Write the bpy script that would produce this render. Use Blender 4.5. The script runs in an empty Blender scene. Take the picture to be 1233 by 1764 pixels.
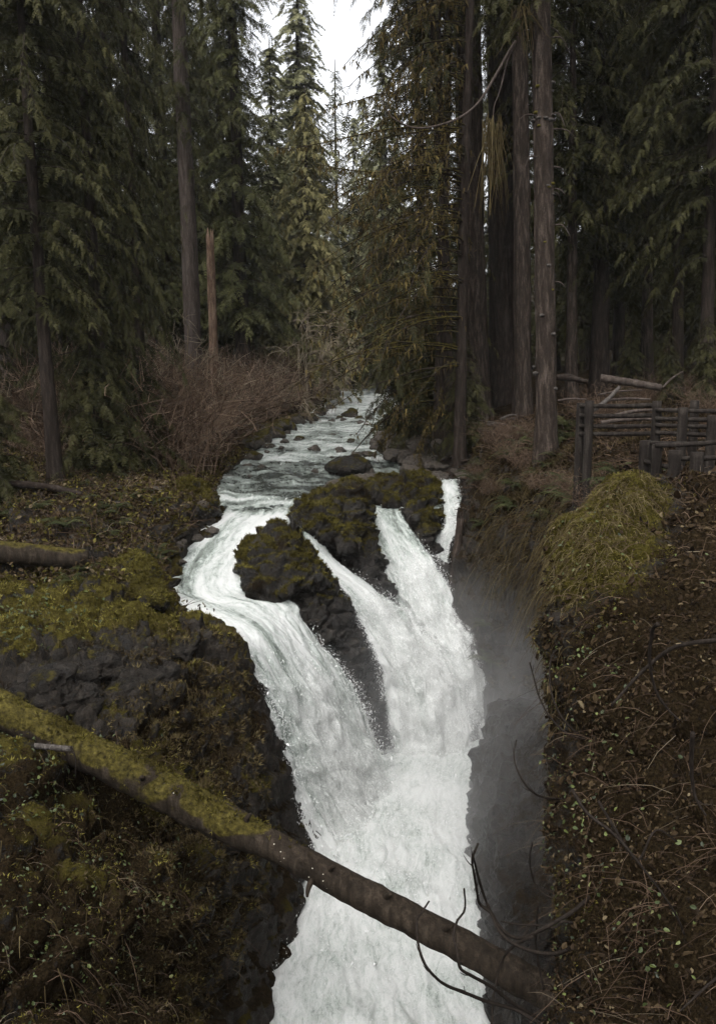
import bpy, bmesh, math, random
import numpy as np
from mathutils import Vector, Matrix

random.seed(7)
RNG = np.random.default_rng(11)
SC = bpy.context.scene
COL = SC.collection
R = math.radians

# ------------------------------------------------------------------ camera
PITCH = R(10.0)
FPX = 1468.0                      # focal length in photograph pixels
EYE = np.array([0.0, 0.0, 2.0])
cam_d = bpy.data.cameras.new('camera')
cam_d.sensor_fit = 'VERTICAL'
cam_d.sensor_height = 24.0
cam_d.lens = 24.0 * FPX / 1764.0
cam_d.clip_start = 0.05
cam_d.clip_end = 2000.0
cam = bpy.data.objects.new('camera', cam_d)
COL.objects.link(cam)
cam.location = EYE
cam.rotation_euler = (R(90) - PITCH, 0, 0)
SC.camera = cam

# ------------------------------------------------------------------ sky and sun (bright overcast)
SUN_EL, SUN_AZ = R(60), R(205)     # azimuth from +Y (upstream) towards +X: high behind the viewpoint
world = bpy.data.worlds.new('World')
SC.world = world
world.use_nodes = True
wn = world.node_tree
wn.nodes.clear()
w_out = wn.nodes.new('ShaderNodeOutputWorld')
w_bg = wn.nodes.new('ShaderNodeBackground')
w_sky = wn.nodes.new('ShaderNodeTexSky')
w_sky.sky_type = 'NISHITA'
w_sky.sun_disc = False
w_sky.sun_elevation = SUN_EL
w_sky.sun_rotation = SUN_AZ
w_sky.altitude = 600
w_sky.air_density = 1.0
w_sky.dust_density = 6.0
w_sky.ozone_density = 1.0
w_hs = wn.nodes.new('ShaderNodeHueSaturation')
w_hs.inputs['Saturation'].default_value = 0.12      # cloud cover takes the blue out
wn.links.new(w_sky.outputs[0], w_hs.inputs['Color'])
wn.links.new(w_hs.outputs[0], w_bg.inputs['Color'])
w_bg.inputs['Strength'].default_value = 0.15
wn.links.new(w_bg.outputs[0], w_out.inputs['Surface'])

sun_d = bpy.data.lights.new('sun', 'SUN')
sun_d.energy = 1.0
sun_d.angle = R(70)
sun_d.color = (1.0, 0.97, 0.92)
sun = bpy.data.objects.new('sun', sun_d)
COL.objects.link(sun)
sd = Vector((math.sin(SUN_AZ) * math.cos(SUN_EL), math.cos(SUN_AZ) * math.cos(SUN_EL), math.sin(SUN_EL)))
sun.rotation_euler = sd.to_track_quat('Z', 'Y').to_euler()
sun.location = (0, 20, 60)

SC.render.engine = 'CYCLES'
SC.view_settings.view_transform = 'Standard'
SC.view_settings.look = 'None'
SC.view_settings.exposure = 1.3
SC.view_settings.gamma = 1.0
SC.view_settings.use_curve_mapping = False
SC.cycles.use_denoising = True
SC.cycles.use_adaptive_sampling = True
SC.cycles.adaptive_threshold = 0.03
SC.cycles.max_bounces = 7
SC.cycles.diffuse_bounces = 2
SC.cycles.glossy_bounces = 2
SC.cycles.transmission_bounces = 3
SC.cycles.transparent_max_bounces = 12
SC.cycles.volume_bounces = 4
SC.cycles.volume_step_rate = 2.0
SC.cycles.volume_max_steps = 128
SC.cycles.sample_clamp_indirect = 6.0

# ------------------------------------------------------------------ numeric helpers
CP, SP = math.cos(PITCH), math.sin(PITCH)

def P(px, py, Y):
    """world point seen at photograph pixel (px, py) standing Y metres up the valley"""
    u = (px - 616.5) / FPX
    v = (882.0 - py) / FPX
    t = Y / (v * SP + CP)
    return np.array([u * t, Y, EYE[2] + t * (v * CP - SP)])

def PX(px, Y, z):
    """world point at height z, Y metres up the valley, in photograph column px"""
    d = Y * CP - (z - EYE[2]) * SP
    return np.array([(px - 616.5) / FPX * d, Y, z])

def unit(a):
    return a / np.maximum(np.linalg.norm(a, axis=-1, keepdims=True), 1e-9)

def _hash(ix, iy, iz, s):
    h = (ix.astype(np.int64) * 374761393 + iy.astype(np.int64) * 668265263 + iz.astype(np.int64) * 2147483647 + s * 1274126177) & 0xffffffff
    h = ((h ^ (h >> 13)) * 1274126177) & 0xffffffff
    h = ((h ^ (h >> 16)) * 2246822519) & 0xffffffff
    return h ^ (h >> 15)

def noise3(p, s=0):
    """Perlin noise, about -1..1"""
    i = np.floor(p).astype(np.int64)
    f = p - i
    w = f * f * f * (f * (f * 6 - 15) + 10)
    out = np.zeros(p.shape[0])
    for dx in (0, 1):
        wx = w[:, 0] if dx else 1 - w[:, 0]
        for dy in (0, 1):
            wy = w[:, 1] if dy else 1 - w[:, 1]
            for dz in (0, 1):
                wz = w[:, 2] if dz else 1 - w[:, 2]
                h = _hash(i[:, 0] + dx, i[:, 1] + dy, i[:, 2] + dz, s)
                gx = ((h & 1023) / 511.5 - 1); gy = (((h >> 10) & 1023) / 511.5 - 1); gz = (((h >> 20) & 1023) / 511.5 - 1)
                out += wx * wy * wz * (gx * (f[:, 0] - dx) + gy * (f[:, 1] - dy) + gz * (f[:, 2] - dz))
    return out * 1.25

def fbm(p, o=4, s=0, g=0.5):
    a, r = 1.0, np.zeros(p.shape[0])
    for k in range(o):
        r += a * noise3(p * 2.0 ** k + 17.3 * k, s + k)
        a *= g
    return r

def ridged(p, o=4, s=0):
    a, r = 1.0, np.zeros(p.shape[0])
    for k in range(o):
        r += a * (1 - 2 * np.abs(noise3(p * 2.0 ** k + 9.1 * k, s + k)))
        a *= 0.5
    return r

def worley(p, s=0):
    """distance to nearest cell point, and that cell's random level: broken-rock facets"""
    i = np.floor(p).astype(np.int64)
    best = np.full(p.shape[0], 9.0); sec = np.full(p.shape[0], 9.0); lev = np.zeros(p.shape[0])
    gx = np.zeros(p.shape)
    for dx in (-1, 0, 1):
        for dy in (-1, 0, 1):
            for dz in (-1, 0, 1):
                c = i + np.array([dx, dy, dz])
                h = _hash(c[:, 0], c[:, 1], c[:, 2], s)
                q = c + np.stack([(h & 1023) / 1023.0, ((h >> 10) & 1023) / 1023.0, ((h >> 20) & 1023) / 1023.0], 1)
                d = np.linalg.norm(q - p, axis=1)
                m = d < best
                sec = np.where(m, best, np.minimum(sec, d))
                best = np.where(m, d, best)
                lev = np.where(m, ((h >> 5) & 255) / 255.0, lev)
                gx[m] = (q - p)[m]
    return best, sec, lev, gx

def facet(p, s=0):
    """tilted planes per cell, for angular fractured rock; about -1..1"""
    b, sc, lev, g = worley(p, s)
    a1 = lev * 6.283
    tilt = (g[:, 0] * np.cos(a1) + g[:, 1] * np.sin(a1)) * 1.2 + g[:, 2] * np.sin(a1 * 3.1)
    crack = np.clip((sc - b) / 0.12, 0, 1)
    return (lev - 0.5) + 0.7 * tilt - 0.35 * (1 - crack)

def saw(x):
    """asymmetric ledges: slow rise, quick drop, 0..1"""
    f = x - np.floor(x)
    return np.where(f < .82, f / .82, (1 - f) / .18)

def strata(p, nrm, freq, s=0, warp=.7):
    x = p @ np.asarray(nrm, float)
    return saw(x * freq + warp * noise3(p * .7 + 3, s) + .25 * noise3(p * 2.1, s + 1)) - .5

def cracks(p, s=0, w=.10, M=((.55, -.30, .75), (-.9, .35, 1.1), (.4, 1.3, .2))):
    """thin dark joints between blocks elongated along the dip; 1 in a joint, 0 elsewhere"""
    q = p @ np.asarray(M, float).T + .35 * np.stack([noise3(p * 1.1, s + 5), noise3(p * 1.1 + 7, s + 6), noise3(p * 1.1 + 13, s + 7)], 1)
    b, sc, lev, g_ = worley(q, s)
    return 1 - np.clip((sc - b) / w, 0, 1), lev

def catmull(A, n):
    """A (m,...) control values; n samples per interval (int or list) along axis 0"""
    m = A.shape[0]
    ns = [n] * (m - 1) if isinstance(n, int) else list(n)
    out = []
    for k in range(m - 1):
        p0 = A[k - 1] if k > 0 else 2 * A[0] - A[1]
        p1, p2 = A[k], A[k + 1]
        p3 = A[k + 2] if k + 2 < m else 2 * A[-1] - A[-2]
        t = np.arange(ns[k]) / ns[k]
        t = t.reshape((-1,) + (1,) * (A.ndim - 1))
        out.append(0.5 * ((2 * p1) + (-p0 + p2) * t + (2 * p0 - 5 * p1 + 4 * p2 - p3) * t ** 2 + (-p0 + 3 * p1 - 3 * p2 + p3) * t ** 3))
    out.append(A[-1:][None][0])
    return np.concatenate(out, 0)

def loft(ctrl, nu, nv):
    """ctrl (rows, cols, 3) -> fine grid (U, V, 3)"""
    A = np.asarray(ctrl, float)
    A = catmull(A, nu)
    A = np.swapaxes(catmull(np.swapaxes(A, 0, 1), nv), 0, 1)
    return A

def grid_normals(G):
    du = np.gradient(G, axis=0); dv = np.gradient(G, axis=1)
    return unit(np.cross(du, dv))

def grid_faces(U, V):
    a = np.arange(U * V).reshape(U, V)
    return np.stack([a[:-1, :-1], a[1:, :-1], a[1:, 1:], a[:-1, 1:]], -1).reshape(-1, 4)

# ------------------------------------------------------------------ mesh and object helpers
def mk_mesh(name, V, F, mats=(), smooth=True, attrs=None, mat_idx=None, uv=None):
    me = bpy.data.meshes.new(name)
    V = np.ascontiguousarray(V, np.float32); F = np.ascontiguousarray(F, np.int32)
    k = F.shape[1]
    me.vertices.add(len(V)); me.vertices.foreach_set('co', V.ravel())
    me.loops.add(F.size); me.loops.foreach_set('vertex_index', F.ravel())
    me.polygons.add(len(F)); me.polygons.foreach_set('loop_start', np.arange(0, F.size, k, dtype=np.int32))
    me.update(calc_edges=True)
    for m in mats:
        me.materials.append(m)
    if mat_idx is not None:
        me.polygons.foreach_set('material_index', np.ascontiguousarray(mat_idx, np.int32))
    me.polygons.foreach_set('use_smooth', np.full(len(F), smooth))
    for nme, arr in (attrs or {}).items():
        arr = np.asarray(arr)
        if arr.ndim == 1:
            at = me.attributes.new(nme, 'FLOAT', 'POINT'); at.data.foreach_set('value', np.ascontiguousarray(arr, np.float32))
        else:
            at = me.attributes.new(nme, 'FLOAT_VECTOR', 'POINT'); at.data.foreach_set('vector', np.ascontiguousarray(arr, np.float32).ravel())
    me.update()
    return me

def put(name, me, parent=None, loc=(0, 0, 0), rz=0.0, scale=1.0):
    o = bpy.data.objects.new(name, me)
    COL.objects.link(o)
    o.location = loc
    o.rotation_euler = (0, 0, rz)
    o.scale = (scale,) * 3 if np.isscalar(scale) else scale
    if parent is not None:
        o.parent = parent
    return o

def tag(o, label=None, cat=None, group=None, kind=None):
    if label: o['label'] = label
    if cat: o['category'] = cat
    if group: o['group'] = group
    if kind: o['kind'] = kind
    return o

def thing(name, label, cat, loc=(0, 0, 0), rz=0.0, group=None, scale=1.0):
    o = put(name, None, None, loc, rz, scale)
    return tag(o, label, cat, group)

def tubes(PT, RD, k=3, cap=False):
    """PT (N,S,3) paths, RD (N,S) radii -> V, F(quads)"""
    N, S, _ = PT.shape
    T = unit(np.gradient(PT, axis=1))
    ref = np.where(np.abs(T[:, :1, 2:3]) > 0.8, np.array([1.0, 0.13, 0.07]), np.array([0.11, 0.07, 1.0]))
    ref = np.broadcast_to(ref, T.shape)
    A = unit(np.cross(T, ref)); B = np.cross(T, A)
    ang = np.arange(k) * 2 * np.pi / k
    V = PT[:, :, None, :] + RD[:, :, None, None] * (np.cos(ang)[None, None, :, None] * A[:, :, None, :] + np.sin(ang)[None, None, :, None] * B[:, :, None, :])
    idx = np.arange(N * S * k).reshape(N, S, k)
    nx = np.roll(idx, -1, axis=2)
    F = np.stack([idx[:, :-1], nx[:, :-1], nx[:, 1:], idx[:, 1:]], -1).reshape(-1, 4)
    return V.reshape(-1, 3), F

def batch(protoV, protoF, pos, X, Z, scale, tint=None):
    """replicate a small prototype: local X axis -> X, local Z -> Z (orthogonalised)"""
    X = unit(X); Y = unit(np.cross(Z, X)); Zo = np.cross(X, Y)
    M = np.stack([X, Y, Zo], 1)                      # rows = images of axes
    sc = np.asarray(scale, float)
    if sc.ndim == 0:
        sc = np.full(len(pos), float(sc))
    if sc.ndim == 1:
        sc = np.repeat(sc[:, None], 3, 1)
    V = np.einsum('mk,nk,nkj->nmj', protoV, sc, M) + pos[:, None, :]
    m = len(protoV)
    F = protoF[None] + (np.arange(len(pos)) * m)[:, None, None]
    T = None if tint is None else np.repeat(tint, m)
    return V.reshape(-1, 3), F.reshape(-1, protoF.shape[1]), T

def join(parts):
    Vs, Fs, Ts, off = [], [], [], 0
    for p in parts:
        V, F = p[0], p[1]
        Vs.append(V); Fs.append(F + off); off += len(V)
        if len(p) > 2 and p[2] is not None: Ts.append(p[2])
    return np.concatenate(Vs), np.concatenate(Fs), (np.concatenate(Ts) if Ts else None)

def tri2quad(F):
    return np.concatenate([F, F[:, 2:3]], 1)

# ------------------------------------------------------------------ materials
def mat_new(name):
    m = bpy.data.materials.new(name)
    m.use_nodes = True
    nt = m.node_tree
    b = nt.nodes['Principled BSDF']
    return m, nt, b

class NT:
    def __init__(s, nt): s.nt = nt
    def n(s, typ, **kw):
        nd = s.nt.nodes.new('ShaderNode' + typ)
        for k, v in kw.items():
            if k.startswith('_'): setattr(nd, k[1:], v)
            else:
                key = int(k[1:]) if k[0] == 'i' and k[1:].isdigit() else k.replace('__', ' ')
                s.set(nd.inputs[key], v)
        return nd
    def set(s, inp, v):
        if isinstance(v, bpy.types.NodeSocket): s.nt.links.new(v, inp)
        elif isinstance(v, bpy.types.Node): s.nt.links.new(v.outputs[0], inp)
        else: inp.default_value = v
    def attr(s, name): return s.n('Attribute', _attribute_name=name).outputs['Fac']
    def noise(s, vec, scale, detail=4, rough=0.55, dist=0.0):
        return s.n('TexNoise', Vector=vec, Scale=scale, Detail=detail, Roughness=rough, Distortion=dist).outputs[0]
    def math(s, op, a, b=0.0, c=0.0, clamp=False):
        nd = s.n('Math', _operation=op, _use_clamp=clamp, i0=a, i1=b, i2=c); return nd.outputs[0]
    def ramp(s, fac, stops, interp='LINEAR'):
        nd = s.n('ValToRGB', Fac=fac); cr = nd.color_ramp; cr.interpolation = interp
        while len(cr.elements) < len(stops): cr.elements.new(0.5)
        for e, (p, c) in zip(cr.elements, stops):
            e.position = p; e.color = (c, c, c, 1) if np.isscalar(c) else tuple(c) + (1,)
        return nd.outputs[0]
    def mix(s, f, a, b, blend='MIX'):
        nd = s.n('Mix', _data_type='RGBA', _blend_type=blend)
        s.set(nd.inputs[0], f); s.set(nd.inputs[6], a if not isinstance(a, tuple) else a + (1,) if len(a) == 3 else a)
        s.set(nd.inputs[7], b if not isinstance(b, tuple) else b + (1,) if len(b) == 3 else b)
        return nd.outputs[2]
    def bump(s, h, strength=0.5, dist=0.05, normal=None):
        nd = s.n('Bump', Height=h, Strength=strength, Distance=dist)
        if normal is not None: s.set(nd.inputs['Normal'], normal)
        return nd.outputs[0]
    def coord(s, which='Object'): return s.n('TexCoord').outputs[which]
    def mapping(s, vec, sc): return s.n('Mapping', Vector=vec, Scale=sc).outputs[0]

def m_ground(name, rock=(0.006, 0.022, 0.055), mosscol=None, soilcol=None, gloss=0.6, spec=0.09):
    """wet dark rock with a moss coat (attribute moss) and brown forest litter (attribute soil)"""
    m, nt, b = mat_new(name); g = NT(nt)
    c = g.coord()
    n1 = g.noise(c, 0.9, 5); n2 = g.noise(c, 5.0, 6, 0.6); n3 = g.noise(c, 26.0, 4, 0.65); n4 = g.noise(c, 90, 3, 0.7)
    d, e, f = rock
    rk = g.ramp(g.math('ADD', g.math('MULTIPLY', n2, 0.6), g.math('MULTIPLY', n3, 0.4)), [(0.36, (d, d, d)), (0.52, (e, e * .82, e * .66)), (0.70, (f, f * .86, f * .72))])
    mc = mosscol or [(0.30, (0.009, 0.0075, 0.003)), (0.46, (0.032, 0.026, 0.007)), (0.58, (0.066, 0.056, 0.014)), (0.74, (0.118, 0.102, 0.026))]
    ms = g.ramp(g.math('ADD', g.math('MULTIPLY', n2, 0.55), g.math('MULTIPLY', n3, 0.45)), mc)
    sc_ = soilcol or [(0.30, (0.004, 0.003, 0.002)), (0.47, (0.013, 0.009, 0.005)), (0.6, (0.030, 0.021, 0.011)), (0.75, (0.060, 0.043, 0.023))]
    so = g.ramp(g.math('ADD', g.math('MULTIPLY', n3, 0.6), g.math('MULTIPLY', n4, 0.4)), sc_)
    wob = g.math('SUBTRACT', g.math('ADD', g.math('MULTIPLY', n2, 0.9), g.math('MULTIPLY', n3, 0.7)), 0.8)
    km = g.ramp(g.math('ADD', g.attr('moss'), wob), [(0.42, 0.0), (0.60, 1.0)])
    ks = g.ramp(g.math('ADD', g.attr('soil'), g.math('MULTIPLY', wob, 1.2)), [(0.40, 0.0), (0.60, 1.0)])
    col = g.mix(ks, g.mix(km, rk, ms), so)
    g.set(b.inputs['Base Color'], col)
    soft = g.math('MAXIMUM', km, ks)
    g.set(b.inputs['Roughness'], g.math('ADD', g.math('MULTIPLY', soft, 0.4), g.ramp(n2, [(0.35, gloss - .15), (0.7, gloss + .12)])))
    g.set(b.inputs['Specular IOR Level'], g.math('SUBTRACT', spec, g.math('MULTIPLY', soft, spec * .85)))
    h = g.math('ADD', g.math('MULTIPLY', n2, 0.6), g.math('ADD', g.math('MULTIPLY', n3, 0.35), g.math('MULTIPLY', n4, g.math('ADD', 0.04, g.math('MULTIPLY', soft, 0.22)))))
    g.set(b.inputs['Normal'], g.bump(h, 1.0, 0.15))
    return m

def m_leaf(name, stops, rough=0.7, trans=0.25, spec=0.06):
    m, nt, b = mat_new(name); g = NT(nt)
    oi = g.n('ObjectInfo').outputs['Random']
    t = g.math('ADD', g.attr('tint'), g.math('MULTIPLY', g.math('SUBTRACT', oi, 0.5), 0.16))
    col = g.ramp(t, stops)
    g.set(b.inputs['Base Color'], col)
    b.inputs['Roughness'].default_value = rough
    b.inputs['Specular IOR Level'].default_value = spec
    if trans > 0:
        tr = g.n('BsdfTranslucent', Color=col)
        mx = g.n('MixShader', i0=trans, i1=b.outputs[0], i2=tr.outputs[0])
        g.set(nt.nodes['Material Output'].inputs['Surface'], mx.outputs[0])
    return m

def m_bark(name, stops, scale=1.0, moss=None, vert=(9, 9, 1.6), bump=0.8):
    m, nt, b = mat_new(name); g = NT(nt)
    c = g.coord()
    cs = g.mapping(c, tuple(v * scale for v in vert))
    n1 = g.noise(cs, 1.0, 6, 0.65, 0.4); n2 = g.noise(c, 1.3 * scale, 4); n3 = g.noise(c, 34 * scale, 3)
    col = g.ramp(g.math('ADD', g.math('MULTIPLY', n1, 0.75), g.math('MULTIPLY', n3, 0.25)), stops)
    if moss:
        nz = g.n('SeparateXYZ', Vector=g.n('NewGeometry').outputs['Normal']).outputs[2]
        k = g.ramp(g.math('ADD', g.math('MULTIPLY', nz, moss[0]), g.math('ADD', g.math('MULTIPLY', n2, 0.8), g.math('MULTIPLY', g.attr('moss'), 1.0))), [(moss[1], 0.0), (moss[1] + 0.16, 1.0)])
        mcol = g.ramp(g.noise(c, 14 * scale, 4), [(0.3, (0.010, 0.008, 0.003)), (0.55, (0.044, 0.036, 0.009)), (0.75, (0.088, 0.074, 0.019))])
        col = g.mix(k, col, mcol)
    g.set(b.inputs['Base Color'], col)
    b.inputs['Roughness'].default_value = 0.85
    b.inputs['Specular IOR Level'].default_value = 0.06
    g.set(b.inputs['Normal'], g.bump(g.math('ADD', n1, g.math('MULTIPLY', n3, 0.25)), bump, 0.06 / scale))
    return m

def m_water(name, veil=False):
    """white water: pale aerated foam over darker glassy green-grey water; flow = (across, along) in metres, foam = aeration"""
    m, nt, b = mat_new(name); g = NT(nt)
    fl = g.n('Attribute', _attribute_name='flow').outputs['Vector']
    n1 = g.noise(g.mapping(fl, (1.0, 0.45, 1)), 1.0, 4, 0.6, 0.8)
    n2 = g.noise(g.mapping(fl, (5.0, 1.7, 1)), 1.0, 5, 0.65, 1.4)
    n3 = g.noise(g.mapping(fl, (19, 8, 1)), 1.0, 5, 0.75, 1.2)
    n4 = g.noise(g.mapping(fl, (48, 26, 1)), 1.0, 3, 0.7, 0.5)
    s = g.math('ADD', g.math('MULTIPLY', n1, 0.20), g.math('ADD', g.math('MULTIPLY', n2, 0.36), g.math('ADD', g.math('MULTIPLY', n3, 0.31), g.math('MULTIPLY', n4, 0.13))))
    k = g.math('ADD', s, g.math('SUBTRACT', g.attr('foam'), 0.5))
    col = g.ramp(k, [(0.38, (0.016, 0.019, 0.016)), (0.48, (0.070, 0.080, 0.070)), (0.55, (0.25, 0.28, 0.255)), (0.62, (0.52, 0.55, 0.525)), (0.72, (0.72, 0.73, 0.715))])
    g.set(b.inputs['Base Color'], col)
    g.set(b.inputs['Roughness'], g.ramp(k, [(0.40, 0.12), (0.55, 0.7)]))
    g.set(b.inputs['Specular IOR Level'], g.ramp(k, [(0.40, 0.5), (0.56, 0.08)]))
    h = g.math('ADD', g.math('MULTIPLY', n2, 0.45), g.math('ADD', g.math('MULTIPLY', n3, 0.35), g.math('MULTIPLY', n4, 0.2)))
    g.set(b.inputs['Normal'], g.bump(h, 0.5, 0.10))
    tr = g.n('BsdfTranslucent', Color=col)
    mx = g.n('MixShader', i0=g.ramp(k, [(0.5, 0.0), (0.62, 0.42)]), i1=b.outputs[0], i2=tr.outputs[0])
    e = g.attr('edge')
    if veil:
        al = g.ramp(g.math('ADD', g.math('MULTIPLY', e, 0.20), g.math('ADD', g.math('MULTIPLY', n2, 0.45), g.math('ADD', g.math('MULTIPLY', n3, 0.5), g.math('MULTIPLY', n4, 0.35)))), [(0.80, 0.0), (0.92, 0.85)])
    else:
        al = g.ramp(g.math('ADD', e, g.math('MULTIPLY', g.math('SUBTRACT', g.math('ADD', g.math('MULTIPLY', n3, .6), g.math('MULTIPLY', n4, .4)), 0.5), 2.2)), [(0.30, 0.0), (0.50, 1.0)])
    tp = g.n('BsdfTransparent')
    m2 = g.n('MixShader', i0=al, i1=tp.outputs[0], i2=mx.outputs[0])
    g.set(nt.nodes['Material Output'].inputs['Surface'], m2.outputs[0])
    return m

# =================================================================== LAND
def proj(V):
    d = V - EYE
    dep = d[..., 1] * CP - d[..., 2] * SP
    dep = np.where(dep < 0.1, 0.1, dep)
    return 616.5 + FPX * d[..., 0] / dep, 882 - FPX * (d[..., 1] * SP + d[..., 2] * CP) / dep

def sstep(a, b, x):
    t = np.clip((x - a) / (b - a), 0, 1)
    return t * t * (3 - 2 * t)

def blob(px, py, cx, cy, rx, ry):
    return np.exp(-(((px - cx) / rx) ** 2 + ((py - cy) / ry) ** 2))

MAT_BANK = m_ground('mossy_bank')
MAT_ROCK = m_ground('wet_rock', rock=(0.004, 0.014, 0.042), gloss=.42, spec=.2)
MAT_GROUND = m_ground('forest_floor')

def WR(Y, pts):
    """control row: list of (px, py, Y) or ('w', px, Y, z)"""
    return [PX(p[1], p[2], p[3]) if p[0] == 'w' else P(*p) for p in pts]

# left bank: columns run from the far left in to the foot of the gorge wall
L = [
    [np.array([-16, 1.5, -2.0]), np.array([-6.5, 1.5, -4.2]), np.array([-4.6, 2.0, -5.0]), np.array([-3.6, 2.4, -6.2]), np.array([-2.9, 2.6, -7.4]), np.array([-2.3, 2.9, -9.0]), np.array([-1.6, 3.2, -11.4])],
    WR(0, [(-700, 1800, 6), (-60, 1880, 6.4), (130, 1880, 7.2), (225, 1880, 8.2), (285, 1890, 9.3), (365, 1890, 10.8), ('w', 485, 12.0, -11.0)]),
    WR(0, [(-620, 1640, 7), (-60, 1690, 7.6), (140, 1700, 8.6), (240, 1705, 9.6), (318, 1710, 11.0), (392, 1725, 12.8), ('w', 500, 14.3, -11.0)]),
    WR(0, [(-600, 1440, 8.4), (-55, 1500, 9.2), (150, 1530, 10.2), (255, 1555, 11.3), (350, 1565, 12.8), (440, 1600, 15.0), ('w', 548, 16.6, -10.9)]),
    WR(0, [(-600, 1290, 10.4), (-50, 1345, 11.5), (150, 1395, 12.5), (285, 1425, 13.8), (392, 1432, 15.2), (468, 1450, 17.0), ('w', 548, 18.4, -10.9)]),
    WR(0, [(-600, 1170, 13.2), (-50, 1215, 14.3), (150, 1222, 15.3), (300, 1240, 16.5), (398, 1255, 17.5), (452, 1290, 18.5), ('w', 560, 19.8, -10.4)]),
    WR(0, [(-600, 1060, 15.6), (-50, 1115, 16.4), (150, 1098, 17.5), (300, 1078, 19.0), (392, 1086, 19.7), (428, 1135, 19.9), ('w', 520, 20.6, -9.0)]),
    WR(0, [(-600, 990, 17.8), (-50, 1050, 18.5), (150, 1012, 20.0), (250, 1018, 21.0), (306, 1042, 21.3), (328, 1066, 21.4), ('w', 430, 21.9, -5.4)]),
    WR(0, [(-600, 920, 19.8), (-50, 985, 20.5), (150, 955, 22.0), (225, 958, 22.6), (272, 984, 22.8), (286, 1006, 22.9), ('w', 370, 23.2, -5.0)]),
    WR(0, [(-600, 880, 21.5), (-50, 930, 22.5), (150, 900, 24.0), (250, 908, 24.5), (288, 938, 24.8), (300, 955, 24.9), ('w', 380, 25.2, -4.7)]),
    WR(0, [(-600, 840, 23.5), (-50, 880, 24.6), (150, 858, 26.0), (290, 858, 27.0), (350, 875, 27.4), (366, 895, 27.5), ('w', 430, 27.7, -4.2)]),
    WR(0, [(-600, 790, 27.0), (-50, 830, 27.0), (150, 828, 28.5), (300, 838, 30.0), (362, 845, 31.0), (378, 858, 31.0), ('w', 440, 31.5, -3.8)]),
    WR(0, [(-600, 750, 31.0), (-50, 793, 30.0), (150, 795, 31.5), (310, 800, 34.0), (398, 797, 36.5), ('w', 412, 36.5, -2.6), ('w', 470, 36.5, -3.2)]),
    WR(0, [(-560, 700, 37.0), (-50, 745, 36.0), (150, 748, 38.0), (350, 755, 42.5), (452, 757, 44.5), ('w', 464, 44.5, -2.25), ('w', 510, 44.5, -2.8)]),
    WR(0, [(-500, 640, 47.0), (-50, 690, 46.0), (150, 697, 48.0), (400, 714, 53.0), (514, 724, 56.0), ('w', 524, 56.0, -2.0), ('w', 550, 56.0, -2.5)]),
    WR(0, [(-400, 570, 64.0), (0, 635, 62.0), (250, 660, 66.0), (480, 685, 73.0), (578, 697, 78.0), ('w', 586, 78.0, -1.7), ('w', 605, 78.0, -2.2)]),
    WR(0, [(-300, 500, 92.0), (100, 580, 90.0), (350, 625, 92.0), (540, 663, 97.0), (596, 682, 100.0), ('w', 600, 100.0, -1.5), ('w', 612, 100.0, -2.0)]),
]
GL = loft(L, [10, 16, 22, 26, 26, 26, 26, 26, 24, 24, 22, 20, 16, 14, 12, 10], [14, 40, 50, 50, 36, 26])

def finish_bank(name, G, dispfun, attrfun, mat, label=None):
    U, Vn, _ = G.shape
    N = grid_normals(G)
    F = grid_faces(U, Vn)
    if N[..., 2].mean() < 0:
        N = -N; F = F[:, ::-1]
    V = G.reshape(-1, 3); N = N.reshape(-1, 3)
    V = V + N * dispfun(V, N)[:, None]
    G2 = V.reshape(U, Vn, 3)
    N2 = grid_normals(G2).reshape(-1, 3)
    if N2[:, 2].mean() < 0: N2 = -N2
    at = attrfun(V, N2)
    me = mk_mesh(name, V, F, [mat], True, at)
    o = tag(put(name, me), kind='structure')
    return o, V, N2, F, at

def disp_left(V, N):
    px, py = proj(V)
    steep = 1 - np.clip(N[:, 2], 0, 1)
    near = 1 - sstep(20, 34, V[:, 1])
    rockz = np.clip(steep * 1.6 - 0.15, 0, 1)
    outcrop = np.maximum(blob(px, py, 180, 1160, 240, 80), blob(px, py, 340, 1220, 130, 130))
    rk = np.clip(np.maximum(rockz, outcrop), 0, 1) * (0.25 + 0.75 * near)
    q = V * np.array([1, 1, 0.8])
    d = rk * (0.16 * facet(q * 0.6 + 3, 5) + 0.30 * strata(V, (.42, .25, .87), .9, 7) + 0.13 * strata(V, (-.55, .3, .78), 2.3, 8) + 0.07 * facet(q * 2.3, 9) + 0.09 * ridged(q * 1.4, 4, 3))
    d += (1 - rk * 0.6) * (0.18 * fbm(V * 0.7, 4, 21) + 0.24 * np.abs(fbm(V * 1.5, 4, 22)) * (.35 + .65 * near) + 0.05 * fbm(V * 6.0, 3, 25))
    ck, lv_ = cracks(V, 61, .14)
    d += rk * (.22 * (lv_ - .5) - .14 * ck)
    nb = near * sstep(-.1, .25, N[:, 2]) * (1 - .55 * blob(px, py, 90, 1060, 120, 60))
    c1, l1 = cracks(V * .62 + 3, 71, .20); c2_, l2 = cracks(V * 1.5 + 5, 72, .18)
    d += nb * (.50 * (l1 - .5) - .30 * c1 + .16 * (l2 - .5) - .12 * c2_)
    wl = sstep(-2.0, -5.5, V[:, 2]) * sstep(330, 420, px)          # strata on the wall over the slot
    d = d * (1 - .65 * wl) + wl * (0.16 * strata(V, (.3, .93, .2), .55, 41) + .05 * ridged(V * np.array([2.2, 1.6, 0.4]), 3, 40))
    return d

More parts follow.
